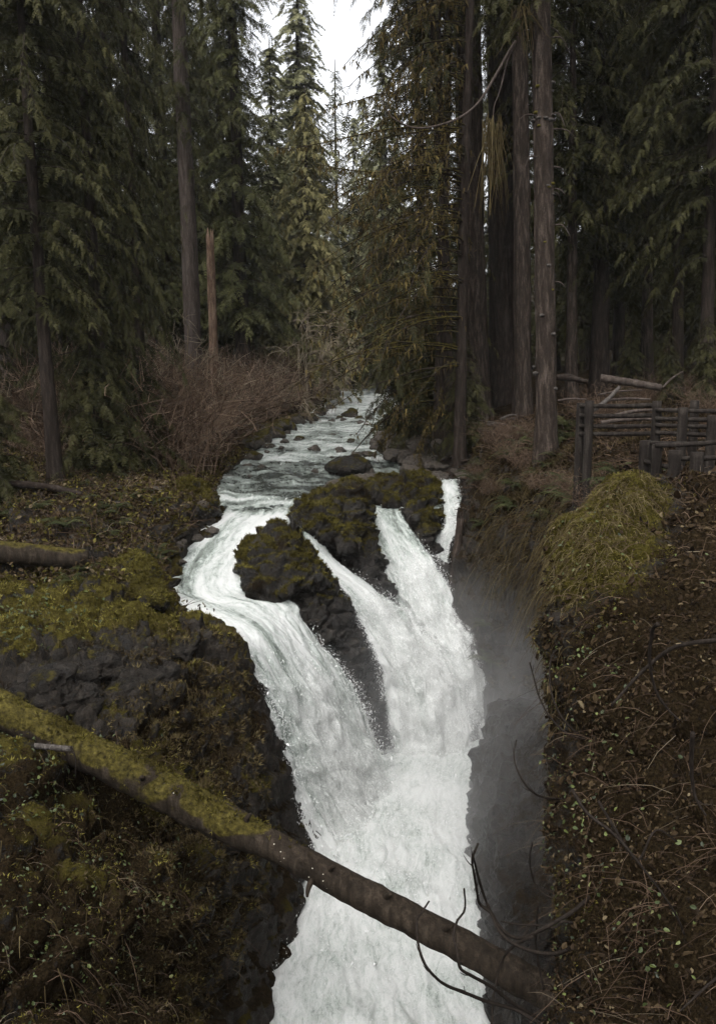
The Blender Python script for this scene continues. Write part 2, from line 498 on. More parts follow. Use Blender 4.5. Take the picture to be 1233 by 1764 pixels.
def attr_left(V, N):
    px, py = proj(V)
    n = fbm(V * 0.55, 4, 31); n2 = fbm(V * 1.7, 3, 37)
    nz = N[:, 2]
    moss = 0.60 + 0.28 * n + 0.18 * n2 + 0.45 * (nz - 0.65) + .18 * sstep(1250, 1330, py)
    moss += 0.75 * blob(px, py, 190, 1055, 190, 60) + 0.45 * blob(px, py, 235, 985, 70, 40) + 0.3 * blob(px, py, 380, 1180, 60, 70)
    moss -= 0.55 * blob(px, py, 60, 1175, 130, 45) + 0.45 * blob(px, py, 215, 1130, 90, 50)
    moss += 0.25 * blob(px, py, 170, 1400, 150, 80)
    wall = sstep(0.55, 0.15, nz) * sstep(300, 420, px)
    moss -= 0.9 * wall
    wet = sstep(0.5, 0.0, np.abs(py - 1000) / 1000) * 0
    soil = 0.28 + 0.35 * n2 - 0.15 * n + .18 * sstep(1250, 1330, py) + 0.35 * sstep(20, 25, V[:, 1]) + 0.25 * sstep(34, 46, V[:, 1])
    soil += 0.25 * blob(px, py, 330, 1270, 110, 90) + 0.30 * blob(px, py, 200, 1640, 260, 200)
    soil -= 0.8 * wall + 0.4 * blob(px, py, 130, 1160, 160, 60) + 0.3 * blob(px, py, 190, 1055, 170, 55)
    nb = 1 - sstep(19, 26, V[:, 1])
    c1, l1 = cracks(V * .62 + 3, 71, .26); c2_, l2 = cracks(V * 1.5 + 5, 72, .2)
    moss -= nb * (.45 * c1 + .2 * c2_ + .25 * (l2 - .5)); soil += nb * (.30 * c1 - .25 * (l1 - .5))
    edge = sstep(18.5, 21, V[:, 1]) * sstep(34, 26, V[:, 1]) * sstep(0.75, 0.35, nz)
    moss -= 0.5 * edge; soil -= 0.7 * edge
    return {'moss': moss, 'soil': soil}

bankL, VL, NL, FL, AL = finish_bank('river_bank', GL, disp_left, attr_left, MAT_BANK)
bankL['label'] = 'mossy rocky left bank dropping into the gorge'

# right bank beyond the leafy slope: foot of the wall, wall, lip, forest floor
Rr = [
    WR(0, [('w', 1020, 11.5, -11), (1060, 1300, 12), (1090, 1010, 12.6), (1150, 905, 13.2), (1280, 895, 13.4), (1620, 860, 13.8), (2700, 820, 14.5)]),
    WR(0, [('w', 1040, 14.5, -11), (1060, 1200, 14.6), (1065, 920, 15.2), (1120, 842, 15.6), (1260, 832, 16.0), (1600, 815, 16.8), (2600, 780, 18)]),
    WR(0, [('w', 1050, 17.6, -11), (1040, 1150, 18), (1030, 900, 18.5), (1070, 815, 19), (1200, 785, 19.5), (1500, 765, 20.5), (2300, 730, 23)]),
    WR(0, [('w', 965, 20.6, -11), (962, 1150, 21.3), (952, 950, 22), (970, 855, 23.5), (1060, 770, 24.5), (1300, 742, 25.5), (2000, 700, 29)]),
    WR(0, [('w', 846, 24.6, -11), (850, 1100, 25.2), (848, 960, 25.8), (872, 845, 27), (940, 758, 28.5), (1150, 712, 30), (1800, 670, 35)]),
    WR(0, [('w', 775, 26.8, -8), (788, 960, 27.2), (803, 885, 27.8), (820, 815, 29.5), (880, 742, 32), (1050, 698, 35), (1600, 650, 41)]),
    WR(0, [('w', 788, 30.2, -3.6), (800, 850, 30.5), (812, 828, 31), (818, 788, 33), (850, 728, 36), (1000, 688, 40), (1500, 630, 48)]),
    WR(0, [('w', 690, 36.0, -3.0), (725, 800, 35.8), (755, 778, 36), (790, 750, 38), (840, 705, 42), (980, 668, 47), (1400, 610, 58)]),
    WR(0, [('w', 670, 44.0, -2.8), (698, 757, 44.5), (715, 745, 45), (745, 725, 47), (800, 690, 50), (930, 652, 56), (1300, 585, 70)]),
    WR(0, [('w', 690, 62.0, -2.6), (716, 713, 62.5), (730, 705, 63), (760, 690, 65), (820, 662, 70), (950, 625, 76), (1280, 560, 92)]),
    WR(0, [('w', 655, 84.0, -2.2), (672, 690, 84.5), (690, 683, 85), (730, 668, 87), (800, 640, 91), (950, 590, 97), (1230, 520, 112)]),
]
GR = loft(Rr, [8, 16, 22, 26, 26, 24, 20, 16, 12, 10], [40, 34, 30, 24, 18, 10])

def disp_right(V, N):
    px, py = proj(V)
    steep = 1 - np.clip(N[:, 2], 0, 1)
    rk = np.clip(steep * 1.7 - 0.2, 0, 1)
    q = V * np.array([1, 1, 0.55])
    d = rk * (0.22 * strata(V, (.75, .65, .1), .45, 51) + 0.10 * facet(q * 0.7 + 8, 51) + 0.10 * strata(V, (.6, -.5, .6), 1.1, 52) + 0.10 * ridged(V * np.array([1.6, 1.6, .5]), 4, 53))
    ck, lv_ = cracks(V * .8, 65, .12)
    d += rk * (.22 * (lv_ - .5) - .14 * ck)
    d += (1 - rk) * (0.18 * fbm(V * 0.5, 4, 54) + 0.12 * np.abs(fbm(V * 1.6, 4, 55)) + 0.05 * fbm(V * 5, 3, 56))
    return d

def attr_right(V, N):
    px, py = proj(V)
    n = fbm(V * 0.5, 4, 61); n2 = fbm(V * 1.6, 3, 62); nz = N[:, 2]
    wall = sstep(0.6, 0.2, nz)
    moss = 0.30 + 0.3 * n + 0.2 * n2 - 0.35 * wall + 0.3 * wall * sstep(-4.8, -3.2, V[:, 2])
    soil = 0.72 + 0.2 * n2 - 1.0 * wall
    rb = sstep(28, 31, V[:, 1]) * sstep(840, 780, px)
    soil -= 0.5 * rb; moss -= 0.3 * rb
    return {'moss': moss, 'soil': soil}
bankR, VR, NR, FR, AR = finish_bank('forest_bank', GR, disp_right, attr_right, MAT_BANK)
bankR['label'] = 'dark forest floor and gorge wall on the right'

# near right slope: leafy bank that drops away under the viewpoint
S = []
spec = [  # y, (silhouette px, Y), (mid px, Y), (right px, Y), (outer)
    (838, 1075, 15.2, 1110, 15.0, 1240, 15.0, 1700, 15.5),
    (868, 1030, 14.6, 1090, 14.3, 1240, 14.2, 1700, 14.2),
    (915, 985, 14.0, 1065, 13.5, 1240, 13.0, 1700, 12.6),
    (985, 938, 13.3, 1050, 12.4, 1240, 11.6, 1700, 11.0),
    (1065, 950, 12.7, 1050, 11.6, 1240, 10.5, 1700, 9.8),
    (1200, 956, 11.7, 1050, 10.5, 1240, 9.2, 1700, 8.5),
    (1350, 955, 10.5, 1050, 9.4, 1240, 8.3, 1700, 7.6),
    (1500, 962, 9.4, 1050, 8.5, 1240, 7.4, 1700, 6.8),
    (1650, 972, 8.3, 1060, 7.7, 1240, 6.7, 1700, 6.1),
    (1800, 985, 7.4, 1080, 6.9, 1240, 6.0, 1700, 5.5),
    (2050, 1000, 6.0, 1100, 5.5, 1260, 4.8, 1700, 4.5),
]
for (y, a, Ya, b, Yb, c, Yc, d_, Yd) in spec:
    p = P(a, y, Ya)
    S.append([p + np.array([1.0, 2.4, -6.0]), p + np.array([0.62, 1.5, -2.6]), p + np.array([0.22, 0.7, -0.75]), p, P(b, y - 14, Yb), P(c, y - 20, Yc), P(d_, y - 20, Yd)])
GS = loft(S, [14, 18, 24, 24, 30, 32, 32, 32, 28, 16], [10, 12, 14, 34, 46, 26])

def disp_slope(V, N):
    px, py = proj(V)
    d = 0.16 * fbm(V * 0.9, 4, 71) + 0.10 * np.abs(fbm(V * 2.2, 4, 72)) + 0.035 * fbm(V * 8, 3, 73)
    c1, l1 = cracks(V * .9 + 3, 75, .22)
    d += .24 * (l1 - .5) - .14 * c1
    d += 0.10 * facet(V * 1.2, 74) * sstep(0.4, 0.0, np.abs(px - 955) / 200)
    # humps: two moss mounds, a root hump
    d += 0.42 * blob(px, py, 1085, 850, 55, 30) + 0.42 * blob(px, py, 1030, 935, 60, 60) + 0.28 * blob(px, py, 965, 1085, 26, 26) + 0.2 * blob(px, py, 975, 1185, 24, 22)
    return d

def attr_slope(V, N):
    px, py = proj(V)
    n = fbm(V * 0.9, 4, 81); n2 = fbm(V * 2.6, 3, 82)
    moss = 0.30 + 0.25 * n + 0.2 * n2
    m1 = blob(px, py, 1040, 930, 90, 85) + blob(px, py, 1090, 850, 60, 38)
    moss += 0.8 * m1
    moss += 0.12 * sstep(1060, 960, px)
    soil = 0.85 + 0.2 * n2 - 1.3 * m1 - 0.35 * sstep(1040, 960, px)
    return {'moss': moss, 'soil': soil}
bankS, VS, NS, FS, AS = finish_bank('leafy_slope', GS, disp_slope, attr_slope, MAT_BANK)
bankS['label'] = 'steep leaf littered slope on the near right'

# the wide ground sheet: under everything, rising to forested valley sides
gx = np.concatenate([np.linspace(-400, -60, 18), np.linspace(-55, 55, 60), np.linspace(60, 400, 18)])
gy = np.concatenate([np.linspace(-60, 26, 12), np.linspace(29, 120, 60), np.linspace(126, 700, 26)])
GY, GX = np.meshgrid(gy, gx, indexing='ij')
def ground_z(x, y):
    cx = np.interp(y, [0, 30, 45, 60, 80, 110, 200, 700], [-1, -2.5, -1.5, 0.3, 0.8, 1.0, -4, -30])
    hw = 3.6
    zw = np.interp(y, [28, 36, 44, 55, 75, 100, 700], [-4.4, -3.3, -3.0, -2.7, -2.4, -2.1, 12])
    d = np.abs(x - cx) - hw
    side = np.where(x > cx, 1.0, 1.0)
    rise = np.where(d > 0, 0.10 * d + 0.0035 * d ** 2 * side, 0)
    rise = np.minimum(rise, 0.35 * np.abs(d) + 5)
    z = zw + 0.1 + np.clip(d, 0, 4) * 0.22 + np.clip(rise, 0, 60) - 0.35
    deep = sstep(33, 26, y)
    return z * (1 - deep) + deep * -14.5
GZ = ground_z(GX, GY)
Gg = np.stack([GX, GY, GZ], -1)
gV = Gg.reshape(-1, 3)
gV[:, 2] += 0.25 * fbm(gV * 0.12, 3, 91)
gF = grid_faces(len(gy), len(gx))[:, ::-1]
tag(put('ground', mk_mesh('ground', gV, gF, [MAT_GROUND], True, {'moss': np.full(len(gV), 0.35), 'soil': np.full(len(gV), 0.7)})), kind='structure')

# =================================================================== WATER
MAT_WATER = m_water('white_water')
MAT_VEIL = m_water('torn_spray_veil', True)
TURB = []            # (points, outward normals, along-flow dirs, weight) to throw spray from

def water_patch(name, rows, nu, nv, amp, foamfun, edgew=0.14, seed=0, wob=1.0, top_edge=False, bot_edge=False, veil=None):
    G = loft(rows, nu, nv)
    U, Vn, _ = G.shape
    N = grid_normals(G); F = grid_faces(U, Vn)
    if N[..., 2].mean() < 0:
        N = -N; F = F[:, ::-1]
    al = np.concatenate([np.zeros((1, Vn)), np.cumsum(np.linalg.norm(np.diff(G, axis=0), axis=2), 0)], 0)
    ac = np.concatenate([np.zeros((U, 1)), np.cumsum(np.linalg.norm(np.diff(G, axis=1), axis=2), 1)], 1)
    al = np.repeat(al.mean(1, keepdims=True), Vn, 1) * 0.5 + al * 0.5
    ac = ac - ac[:, Vn // 2:Vn // 2 + 1]
    flow = np.stack([ac.ravel(), al.ravel() , np.full(U * Vn, seed * 7.7)], 1)
    V = G.reshape(-1, 3); n = N.reshape(-1, 3)
    q = flow * np.array([1.0, 0.45, 1.0])
    d = 0.70 * fbm(q * 1.1, 3, seed + 1) + 0.22 * np.abs(fbm(q * 3.2, 4, seed + 2)) + 0.10 * fbm(q * np.array([9, 7, 1]), 3, seed + 3)
    uu = np.linspace(0, 1, U)[:, None] * np.ones((1, Vn)); vv = np.linspace(0, 1, Vn)[None] * np.ones((U, 1))
    a = amp(uu, vv).ravel() if callable(amp) else amp
    V = V + n * (a * d)[:, None]
    jit = (a * 0.4 * wob)
    V = V + np.stack([noise3(q * 4 + 5, seed + 8), noise3(q * 4 + 9, seed + 9), 0 * d], 1) * (jit if np.isscalar(jit) else jit[:, None])
    e = np.minimum(vv, 1 - vv) / edgew
    if bot_edge: e = np.minimum(e, (1 - uu) / 0.10)
    if top_edge: e = np.minimum(e, uu / 0.06)
    foam = foamfun(uu, vv, V.reshape(U, Vn, 3)).ravel()
    if veil: foam = foam + .17 * fbm(flow * np.array([1.7, .20, 1]) + 3, 3, seed + 12) + .08 * fbm(flow * np.array([5, .8, 1]), 2, seed + 13)
    me = mk_mesh(name, V, F, [MAT_WATER], True, {'flow': flow, 'foam': foam, 'edge': np.clip(e, 0, 1).ravel()})
    o = tag(put(name, me), kind='structure')
    if veil:
        for kk, (dist, sh) in enumerate(veil):
            V3 = V + n * (dist * (1 + .6 * noise3(q * 1.5 + 40 * kk, seed + 30 + kk)) * np.clip(uu.ravel() * 6, 0, 1))[:, None]
            fl3 = flow + np.array([3.3 * (kk + 1), 5.1 * (kk + 1), 2.0 * (kk + 1)])
            e3 = np.clip(np.minimum(vv, 1 - vv) / .22, 0, 1) * np.clip((uu - sh) / .15, 0, 1) * 1.6 - .6
            pick = np.arange(U * Vn).reshape(U, Vn)[::2, ::2]; pr_ = pick.ravel()
            F3 = grid_faces(*pick.shape)
            put('veil', mk_mesh('veil', V3[pr_], F3, [MAT_VEIL], True, {'flow': fl3[pr_], 'foam': foam[pr_] + .06, 'edge': e3.ravel()[pr_]}), o)
    T = unit(np.gradient(V.reshape(U, Vn, 3), axis=0)).reshape(-1, 3)
    return o, V, n, T, uu.ravel(), vv.ravel()

# the river coming down to the lip, then the left step and the big left chute
def rw(pl, pr, Y, z, skew=0.0):
    a, b = PX(pl, Y, z), PX(pr, Y + skew, z)
    return [a, a * .72 + b * .28, a * .5 + b * .5, a * .28 + b * .72, b]
def rp(a, b, bow=0.0, n=(0, -1, 0.3)):
    a, b = P(*a), P(*b); n = np.array(n) * bow
    return [a, a * .72 + b * .28 + n * .8, (a + b) / 2 + n, a * .28 + b * .72 + n * .8, b]
river_rows = [
    rw(585, 670, 106, -1.3), rw(585, 672, 88, -1.45), rw(556, 712, 75, -1.58), rw(522, 726, 65, -1.72), rw(492, 716, 55, -1.86), rw(455, 712, 47, -2.02),
    rw(425, 700, 42, -2.2), rw(392, 680, 38, -2.36), rw(362, 740, 34, -2.58), rw(355, 790, 31, -2.82), rw(348, 760, 29, -3.0)]
def river_amp(u, v): return 0.16 + 0.10 * np.sin(u * 40) ** 2
def river_foam(u, v, G):
    Y = G[..., 1]
    xy = np.stack([G[..., 0], Y, 0 * Y], -1).reshape(-1, 3)
    n = fbm(xy * np.array([.30, .42, 1]), 3, 5).reshape(Y.shape)
    n2 = fbm(xy * np.array([.7, 1.7, 1]) + 9, 3, 15).reshape(Y.shape)
    f = 0.55 + 0.13 * n + 0.17 * n2
    f -= 0.09 * sstep(39, 36, Y) * sstep(29.5, 32, Y)
    f += 0.08 * sstep(55, 70, Y)
    return f
river, vr, nr, tr_, ur, wr = water_patch('river', river_rows, [10, 12, 14, 18, 22, 24, 24, 30, 34, 30], 26, river_amp, river_foam, 0.03, 100)

left_rows = [
    rw(350, 545, 30.0, -2.98), rw(345, 522, 28.6, -3.06), rw(318, 500, 27.4, -3.22), rw(290, 470, 26.0, -3.6), rw(268, 432, 24.4, -4.0), rw(272, 420, 23.2, -4.28),
    rp((292, 1040, 22.1), (452, 1030, 23.3)), rp((330, 1066, 21.2), (508, 1034, 23.2)), rp((392, 1088, 20.2), (522, 1062, 22.9), 0.12),
    rp((420, 1120, 19.8), (545, 1098, 22.7), 0.22), rp((440, 1185, 19.5), (598, 1158, 22.7), 0.32), rp((462, 1250, 19.3), (636, 1222, 22.8), 0.36),
    rp((488, 1330, 19.1), (668, 1300, 22.9), 0.36), rp((515, 1412, 18.9), (705, 1372, 22.9), 0.3), rp((548, 1505, 18.5), (770, 1450, 22.0), 0.1), rp((560, 1580, 18.2), (800, 1500, 21.6), 0.0)]
def left_amp(u, v): return 0.17 + 0.20 * sstep(0.5, 0.8, u)
def left_foam(u, v, G): return 0.665 + 0.06 * sstep(0.6, 0.9, u) + 0.08 * np.sin(v * 9 + u * 4) * 0.5 - 0.34 * sstep(0.05, 0.0, u) - 0.12 * blob(u, v, 0.20, 0.25, 0.08, 0.22) - 0.10 * blob(u, v, 0.33, 0.75, 0.05, 0.2)
fall1, v1, n1, t1, u1, w1 = water_patch('waterfall', left_rows, [8, 10, 14, 14, 14, 14, 14, 16, 18, 22, 22, 22, 22, 22, 14], 34, left_amp, left_foam, 0.06, 200, veil=((.10, .45), (.22, .6)))

mid_rows = [
    rp((512, 905, 26.9), (548, 902, 27.2)), rp((524, 930, 26.3), (550, 925, 26.7)), rp((552, 975, 25.5), (584, 968, 26.2)), rp((592, 1020, 24.9), (646, 1012, 26.1), .1), rp((616, 1082, 24.5), (712, 1062, 26.0), .2),
    rp((644, 1150, 24.2), (768, 1125, 25.6), .3), rp((656, 1230, 24.0), (806, 1195, 25.0), .35), rp((672, 1310, 23.6), (822, 1285, 24.2), .3), rp((690, 1390, 22.6), (815, 1370, 23.0), 0)]
fall2, v2, n2_, t2, u2, w2 = water_patch('waterfall', mid_rows, [8, 12, 16, 18, 20, 20, 20, 14], 22, lambda u, v: 0.10 + 0.25 * sstep(.2, .6, u), lambda u, v, G: 0.655 - 0.10 * sstep(.3, 0, u) + 0.05 * u, 0.16, 300, veil=((.10, .2), (.22, .35)))
right_rows = [
    rp((618, 868, 29.4), (694, 868, 29.4)), rp((622, 882, 28.6), (696, 886, 28.5)), rp((633, 920, 28.1), (716, 918, 28.0), .1), rp((652, 972, 27.5), (748, 962, 27.4), .15), rp((660, 1030, 27.0), (786, 1020, 26.9), .25),
    rp((664, 1090, 26.5), (832, 1084, 26.4), .35), rp((676, 1150, 26.1), (860, 1136, 25.8), .4), rp((700, 1220, 25.5), (866, 1212, 25.4), .4), rp((746, 1300, 24.8), (858, 1300, 24.9), .1), rp((756, 1370, 24.0), (850, 1370, 24.0), 0)]
fall3, v3, n3_, t3, u3, w3 = water_patch('waterfall', right_rows, [8, 12, 16, 18, 20, 20, 20, 20, 12], 26, lambda u, v: 0.08 + 0.26 * sstep(.1, .6, u), lambda u, v, G: 0.645 - 0.16 * sstep(.3, 0.05, u) + 0.05 * u - 0.12 * blob(u, v, .45, .15, .2, .12), 0.14, 400, veil=((.10, .1), (.22, .3)))
small_rows = [
    rp((742, 826, 31.2), (790, 828, 31.2)), rp((746, 838, 30.2), (792, 842, 30.1)), rp((756, 872, 29.4), (806, 880, 29.2), .05), rp((764, 902, 28.9), (798, 908, 28.8), .05), rp((748, 925, 28.5), (782, 928, 28.4), .05),
    rp((736, 960, 28.2), (774, 962, 28.1), .05), rp((738, 1000, 27.8), (776, 1002, 27.7), .05), rp((745, 1040, 27.4), (780, 1042, 27.3), .0)]
fall4, v4, n4_, t4, u4, w4 = water_patch('waterfall', small_rows, [8, 14, 14, 12, 14, 14, 10], 14, 0.12, lambda u, v, G: 0.60 + 0 * u, 0.2, 500, veil=((.06, .1),))
for o, t in ((fall1, 'broad left chute of white water plunging past the log'), (fall2, 'middle chute of white water between the two dark mossy rocks'), (fall3, 'right chute of white water beside the dark gorge wall'), (fall4, 'small back chute of white water below the fern bank')):
    o['label'] = t

# churned plunge pool running out below the viewpoint
def pl(a, b, Y, z=-10.0):
    a, b = PX(a, Y, z), PX(b, Y, z); return [a, a * .75 + b * .25, (a + b) / 2, a * .25 + b * .75, b]
pool_rows = [pl(690, 880, 26.5, -9.7), pl(620, 870, 24.5, -9.5), pl(560, 850, 22.5, -9.5), pl(520, 850, 20.5, -9.6), pl(500, 860, 18.5, -9.8), pl(460, 900, 16.0, -10.0), pl(420, 960, 13.5, -10.2), pl(380, 1040, 11.0, -10.3), pl(300, 1200, 8.0, -10.4)]
pool, vp, np_, tp_, up, wp = water_patch('plunge_pool', pool_rows, [20, 22, 24, 26, 28, 28, 26, 20], 40, 0.26, lambda u, v, G: 0.675 + 0.10 * fbm(G.reshape(-1, 3) * .8, 3, 77).reshape(u.shape), 0.01, 600)

# =================================================================== ROCKS
def remesh(V, F, size):
    me = bpy.data.meshes.new('tmp')
    me.from_pydata([tuple(v) for v in V], [], [tuple(f) for f in F])
    o = bpy.data.objects.new('tmp', me); COL.objects.link(o)
    md = o.modifiers.new('r', 'REMESH'); md.mode = 'VOXEL'; md.voxel_size = size
    dg = bpy.context.evaluated_depsgraph_get()
    ev = o.evaluated_get(dg).to_mesh()
    n = len(ev.vertices); co = np.empty(n * 3, np.float32); ev.vertices.foreach_get('co', co)
    k = len(ev.polygons); lv = np.empty(len(ev.loops), np.int32); ev.loops.foreach_get('vertex_index', lv)
    nn = np.empty(n * 3, np.float32); ev.vertices.foreach_get('normal', nn)
    co = co.reshape(-1, 3).astype(float); Fq = lv.reshape(k, -1); nn = nn.reshape(-1, 3).astype(float)
    o.evaluated_get(dg).to_mesh_clear()
    bpy.data.objects.remove(o); bpy.data.meshes.remove(me)
    return co, Fq, nn

def hull(pts):
    bm = bmesh.new()
    for p in pts: bm.verts.new(p)
    r = bmesh.ops.convex_hull(bm, input=bm.verts)
    bmesh.ops.delete(bm, geom=[g for g in r['geom_interior'] if isinstance(g, bmesh.types.BMVert)], context='VERTS')
    bmesh.ops.triangulate(bm, faces=bm.faces)
    bm.verts.index_update()
    V = np.array([v.co[:] for v in bm.verts]); F = np.array([[v.index for v in f.verts] for f in bm.faces])
    bm.free()
    return V, F

def vnormals(V, F):
    t = np.cross(V[F[:, 1]] - V[F[:, 0]], V[F[:, 2]] - V[F[:, 0]])
    N = np.zeros_like(V)
    for k in range(F.shape[1]): np.add.at(N, F[:, k], t)
    return unit(N)

def relax(V, F, it):
    E = np.concatenate([F[:, [i, (i + 1) % F.shape[1]]] for i in range(F.shape[1])])
    cnt = np.zeros(len(V)); np.add.at(cnt, E[:, 0], 1); np.add.at(cnt, E[:, 1], 1)
    for _ in range(it):
        S_ = np.zeros_like(V); np.add.at(S_, E[:, 0], V[E[:, 1]]); np.add.at(S_, E[:, 1], V[E[:, 0]])
        V = 0.4 * V + 0.6 * S_ / cnt[:, None]
    return V

def big_rock(name, hulls, size, label, seed, mossb=0.0, cat='rock', amp=1.0, mossz=0.9):
    parts = [hull(h) for h in hulls]
    V, F, _ = join(parts)
    V, F, N = remesh(V, F, size)
    V = relax(V, F, 2); N = vnormals(V, F)
    q = V * np.array([1, 1, 0.8])
    d = 0.10 * facet(q * 0.9 + seed, seed) + 0.28 * strata(V, (.62, -.2, .76), .85, seed) + 0.15 * strata(V, (-.35, .5, .79), 2.0, seed + 3) + 0.05 * facet(q * 3.0 + seed, seed + 1) + 0.10 * ridged(q * 1.5 + seed, 4, seed + 2) + 0.05 * fbm(q * 6, 3, seed + 4)
    ck, lv_ = cracks(V + seed, seed, .13); ck2, _ = cracks(V * 2.3 + seed, seed + 9, .12)
    d = d + .20 * (lv_ - .5) - .15 * ck - .05 * ck2
    V = V + N * (amp * d)[:, None]
    N = vnormals(V, F)
    px, py = proj(V)
    moss = mossb + 0.42 + mossz * (N[:, 2] - 0.62) + 0.30 * fbm(V * 0.9, 3, seed + 5) + 0.2 * fbm(V * 3, 3, seed + 6)
    zt = V[:, 2].max()
    moss -= 0.55 * sstep(zt - 1.3, zt - 3.2, V[:, 2]) + .35 * ck
    soil = 0.34 + 0.35 * fbm(V * 1.2, 3, seed + 7) - .5 * sstep(zt - 1.6, zt - 3.4, V[:, 2])
    o = put(name, mk_mesh(name, V, F, [MAT_ROCK], True, {'moss': moss, 'soil': soil}))
    tag(o, label, cat)
    return o, V, N, F, moss

def shell(outline, Yf, Yb, bulge, inner=0.55):
    """outline: [(px,py,Y)], gives front bulge and back points so the rock has real depth"""
    c = np.mean([(p[0], p[1]) for p in outline], 0)
    pts = []
    for (x, y, Y) in outline:
        pts += [P(x, y, Y), P(x, y + 6, Y + Yb)]
        fx, fy = c[0] + (x - c[0]) * inner, c[1] + (y - c[1]) * inner
        pts.append(P(fx, fy, Y - Yf))
    return pts

rk1 = big_rock('falls_rock', [
    shell([(488, 908, 25.0), (455, 918, 24.8), (428, 938, 24.4), (408, 985, 24.0), (398, 1018, 23.8), (440, 1050, 23.6), (505, 1060, 23.4), (560, 1000, 24.0), (535, 945, 24.7)], 0.55, 1.1, 0),
    shell([(500, 960, 24.2), (560, 985, 24.4), (600, 1050, 24.1), (622, 1120, 23.9), (600, 1165, 23.5), (560, 1115, 23.3), (512, 1075, 23.3)], 0.3, 1.0, 0),
    shell([(570, 1060, 24.0), (622, 1095, 24.0), (648, 1180, 23.9), (668, 1300, 23.7), (655, 1330, 23.5), (636, 1240, 23.3), (600, 1165, 23.3)], 0.15, 1.0, 0)],
    0.05, 'dark wet rock hump splitting the left and middle chutes', 120, 0.12, mossz=0.7)
rk2 = big_rock('falls_rock', [
    shell([(516, 868, 27.6), (560, 846, 27.8), (606, 842, 27.9), (636, 868, 27.8), (640, 930, 27.3), (600, 985, 26.6), (560, 950, 26.6), (510, 908, 27.0)], 0.5, 1.5, 0),
    shell([(590, 900, 27.4), (640, 900, 27.5), (660, 980, 27.1), (680, 1050, 26.7), (690, 1085, 26.3), (655, 1045, 26.2), (610, 1000, 26.4)], 0.35, 1.2, 0)],
    0.05, 'moss topped dark rock between the middle and right chutes', 150, 0.22, mossz=0.7)
rk3 = big_rock('falls_rock', [
    shell([(622, 846, 29.6), (660, 824, 30.0), (705, 820, 30.2), (740, 818, 30.2), (750, 860, 29.7), (752, 905, 29.2), (738, 920, 28.9), (712, 905, 29.0), (690, 880, 29.3), (640, 862, 29.5)], 0.35, 1.6, 0),
    shell([(715, 850, 29.6), (745, 840, 29.8), (757, 905, 29.2), (758, 960, 28.6), (744, 985, 28.3), (730, 940, 28.4)], 0.3, 1.0, 0)],
    0.05, 'grey green mossy rock between the right chute and the small back chute', 180, 0.2, mossz=0.5)
rk4 = big_rock('gorge_block', [
    [P(822, 1296, 20.6), P(880, 1274, 20.8), P(975, 1262, 20.9), P(812, 1400, 20.0), P(806, 1500, 19.4), P(985, 1500, 17.5), PX(808, 19.0, -11.5), PX(985, 16.5, -11.5), PX(860, 22.5, -7.2), PX(990, 22.0, -7.0), PX(830, 22.8, -11.5), PX(990, 22.8, -11.5), P(832, 1310, 19.6), P(960, 1290, 18.2), P(845, 1640, 17.0), PX(806, 19.6, -10), PX(816, 17.5, -10), PX(832, 15.5, -10), PX(848, 13.6, -10), PX(862, 12, -10.2), P(880, 1450, 17.5), P(905, 1560, 15), P(925, 1680, 13), P(940, 1780, 12), PX(990, 11, -11.0), P(965, 1500, 15.6)]],
    0.10, 'dark wet block of rock at the foot of the right wall, half hidden in spray', 210, -0.9, amp=0.7)
rk5 = big_rock('mossy_boulder', [
    shell([(296, 842, 27.6), (318, 826, 28.0), (345, 828, 28.2), (366, 842, 28.2), (374, 868, 27.9), (370, 884, 27.6), (335, 905, 27.0), (290, 900, 26.8), (270, 875, 27.0)], 0.45, 1.4, 0)],
    0.045, 'square mossy boulder at the river edge above the left chute', 240, 0.35, cat='boulder', mossz=0.5, amp=0.6)
rk6 = big_rock('bank_outcrop', [
    shell([(182, 985, 21.6), (205, 958, 21.9), (236, 950, 22.0), (258, 962, 21.9), (276, 1000, 21.5), (302, 1040, 21.0), (300, 1062, 20.6), (250, 1060, 20.4), (180, 1030, 20.8), (155, 1010, 21.2)], 0.4, 1.2, 0)],
    0.045, 'moss covered outcrop on the left bank beside the white water', 270, 0.40, cat='rock', mossz=0.5, amp=0.7)
rk7 = big_rock('split_boulder', [
    shell([(562, 797, 34.6), (585, 788, 35.0), (615, 785, 35.2), (634, 795, 35.0), (640, 808, 34.6), (620, 816, 34.2), (585, 818, 34.0), (565, 808, 34.2)], 0.4, 1.2, 0)],
    0.06, 'flat brown boulder with a mossy corner in midstream above the falls', 300, -0.12, cat='boulder', amp=0.5)

# rock bed behind the chutes
def bed(name, rows, nu, nv, off, widen, seed):
    A = np.asarray(rows)
    c = A.mean(1, keepdims=True)
    A = c + (A - c) * widen + np.array(off)
    G = loft(A, nu, nv); U, Vn, _ = G.shape
    N = grid_normals(G); F = grid_faces(U, Vn)
    if N[..., 2].mean() < 0: N = -N; F = F[:, ::-1]
    V = G.reshape(-1, 3); n = N.reshape(-1, 3)
    V = V + n * (0.18 * facet(V * 1.0, seed) + 0.08 * facet(V * 2.6, seed + 1))[:, None]
    tag(put(name, mk_mesh(name, V, F, [MAT_ROCK], True, {'moss': np.full(len(V), -0.5), 'soil': np.full(len(V), -0.5)})), 'dark wet bedrock under the falling water', kind='structure')
bed('river_bed', river_rows, 12, 12, (0, 0, -0.38), 1.1, 700)
bed('fall_bed', left_rows, 10, 14, (-0.15, 0.25, -0.50), 1.06, 710)
bed('fall_bed', mid_rows, 10, 14, (0, 0.45, -0.35), 1.6, 720)
bed('fall_bed', right_rows, 10, 14, (0, 0.40, -0.30), 1.5, 730)
bed('fall_bed', small_rows, 8, 10, (0, 0.30, -0.30), 1.9, 740)

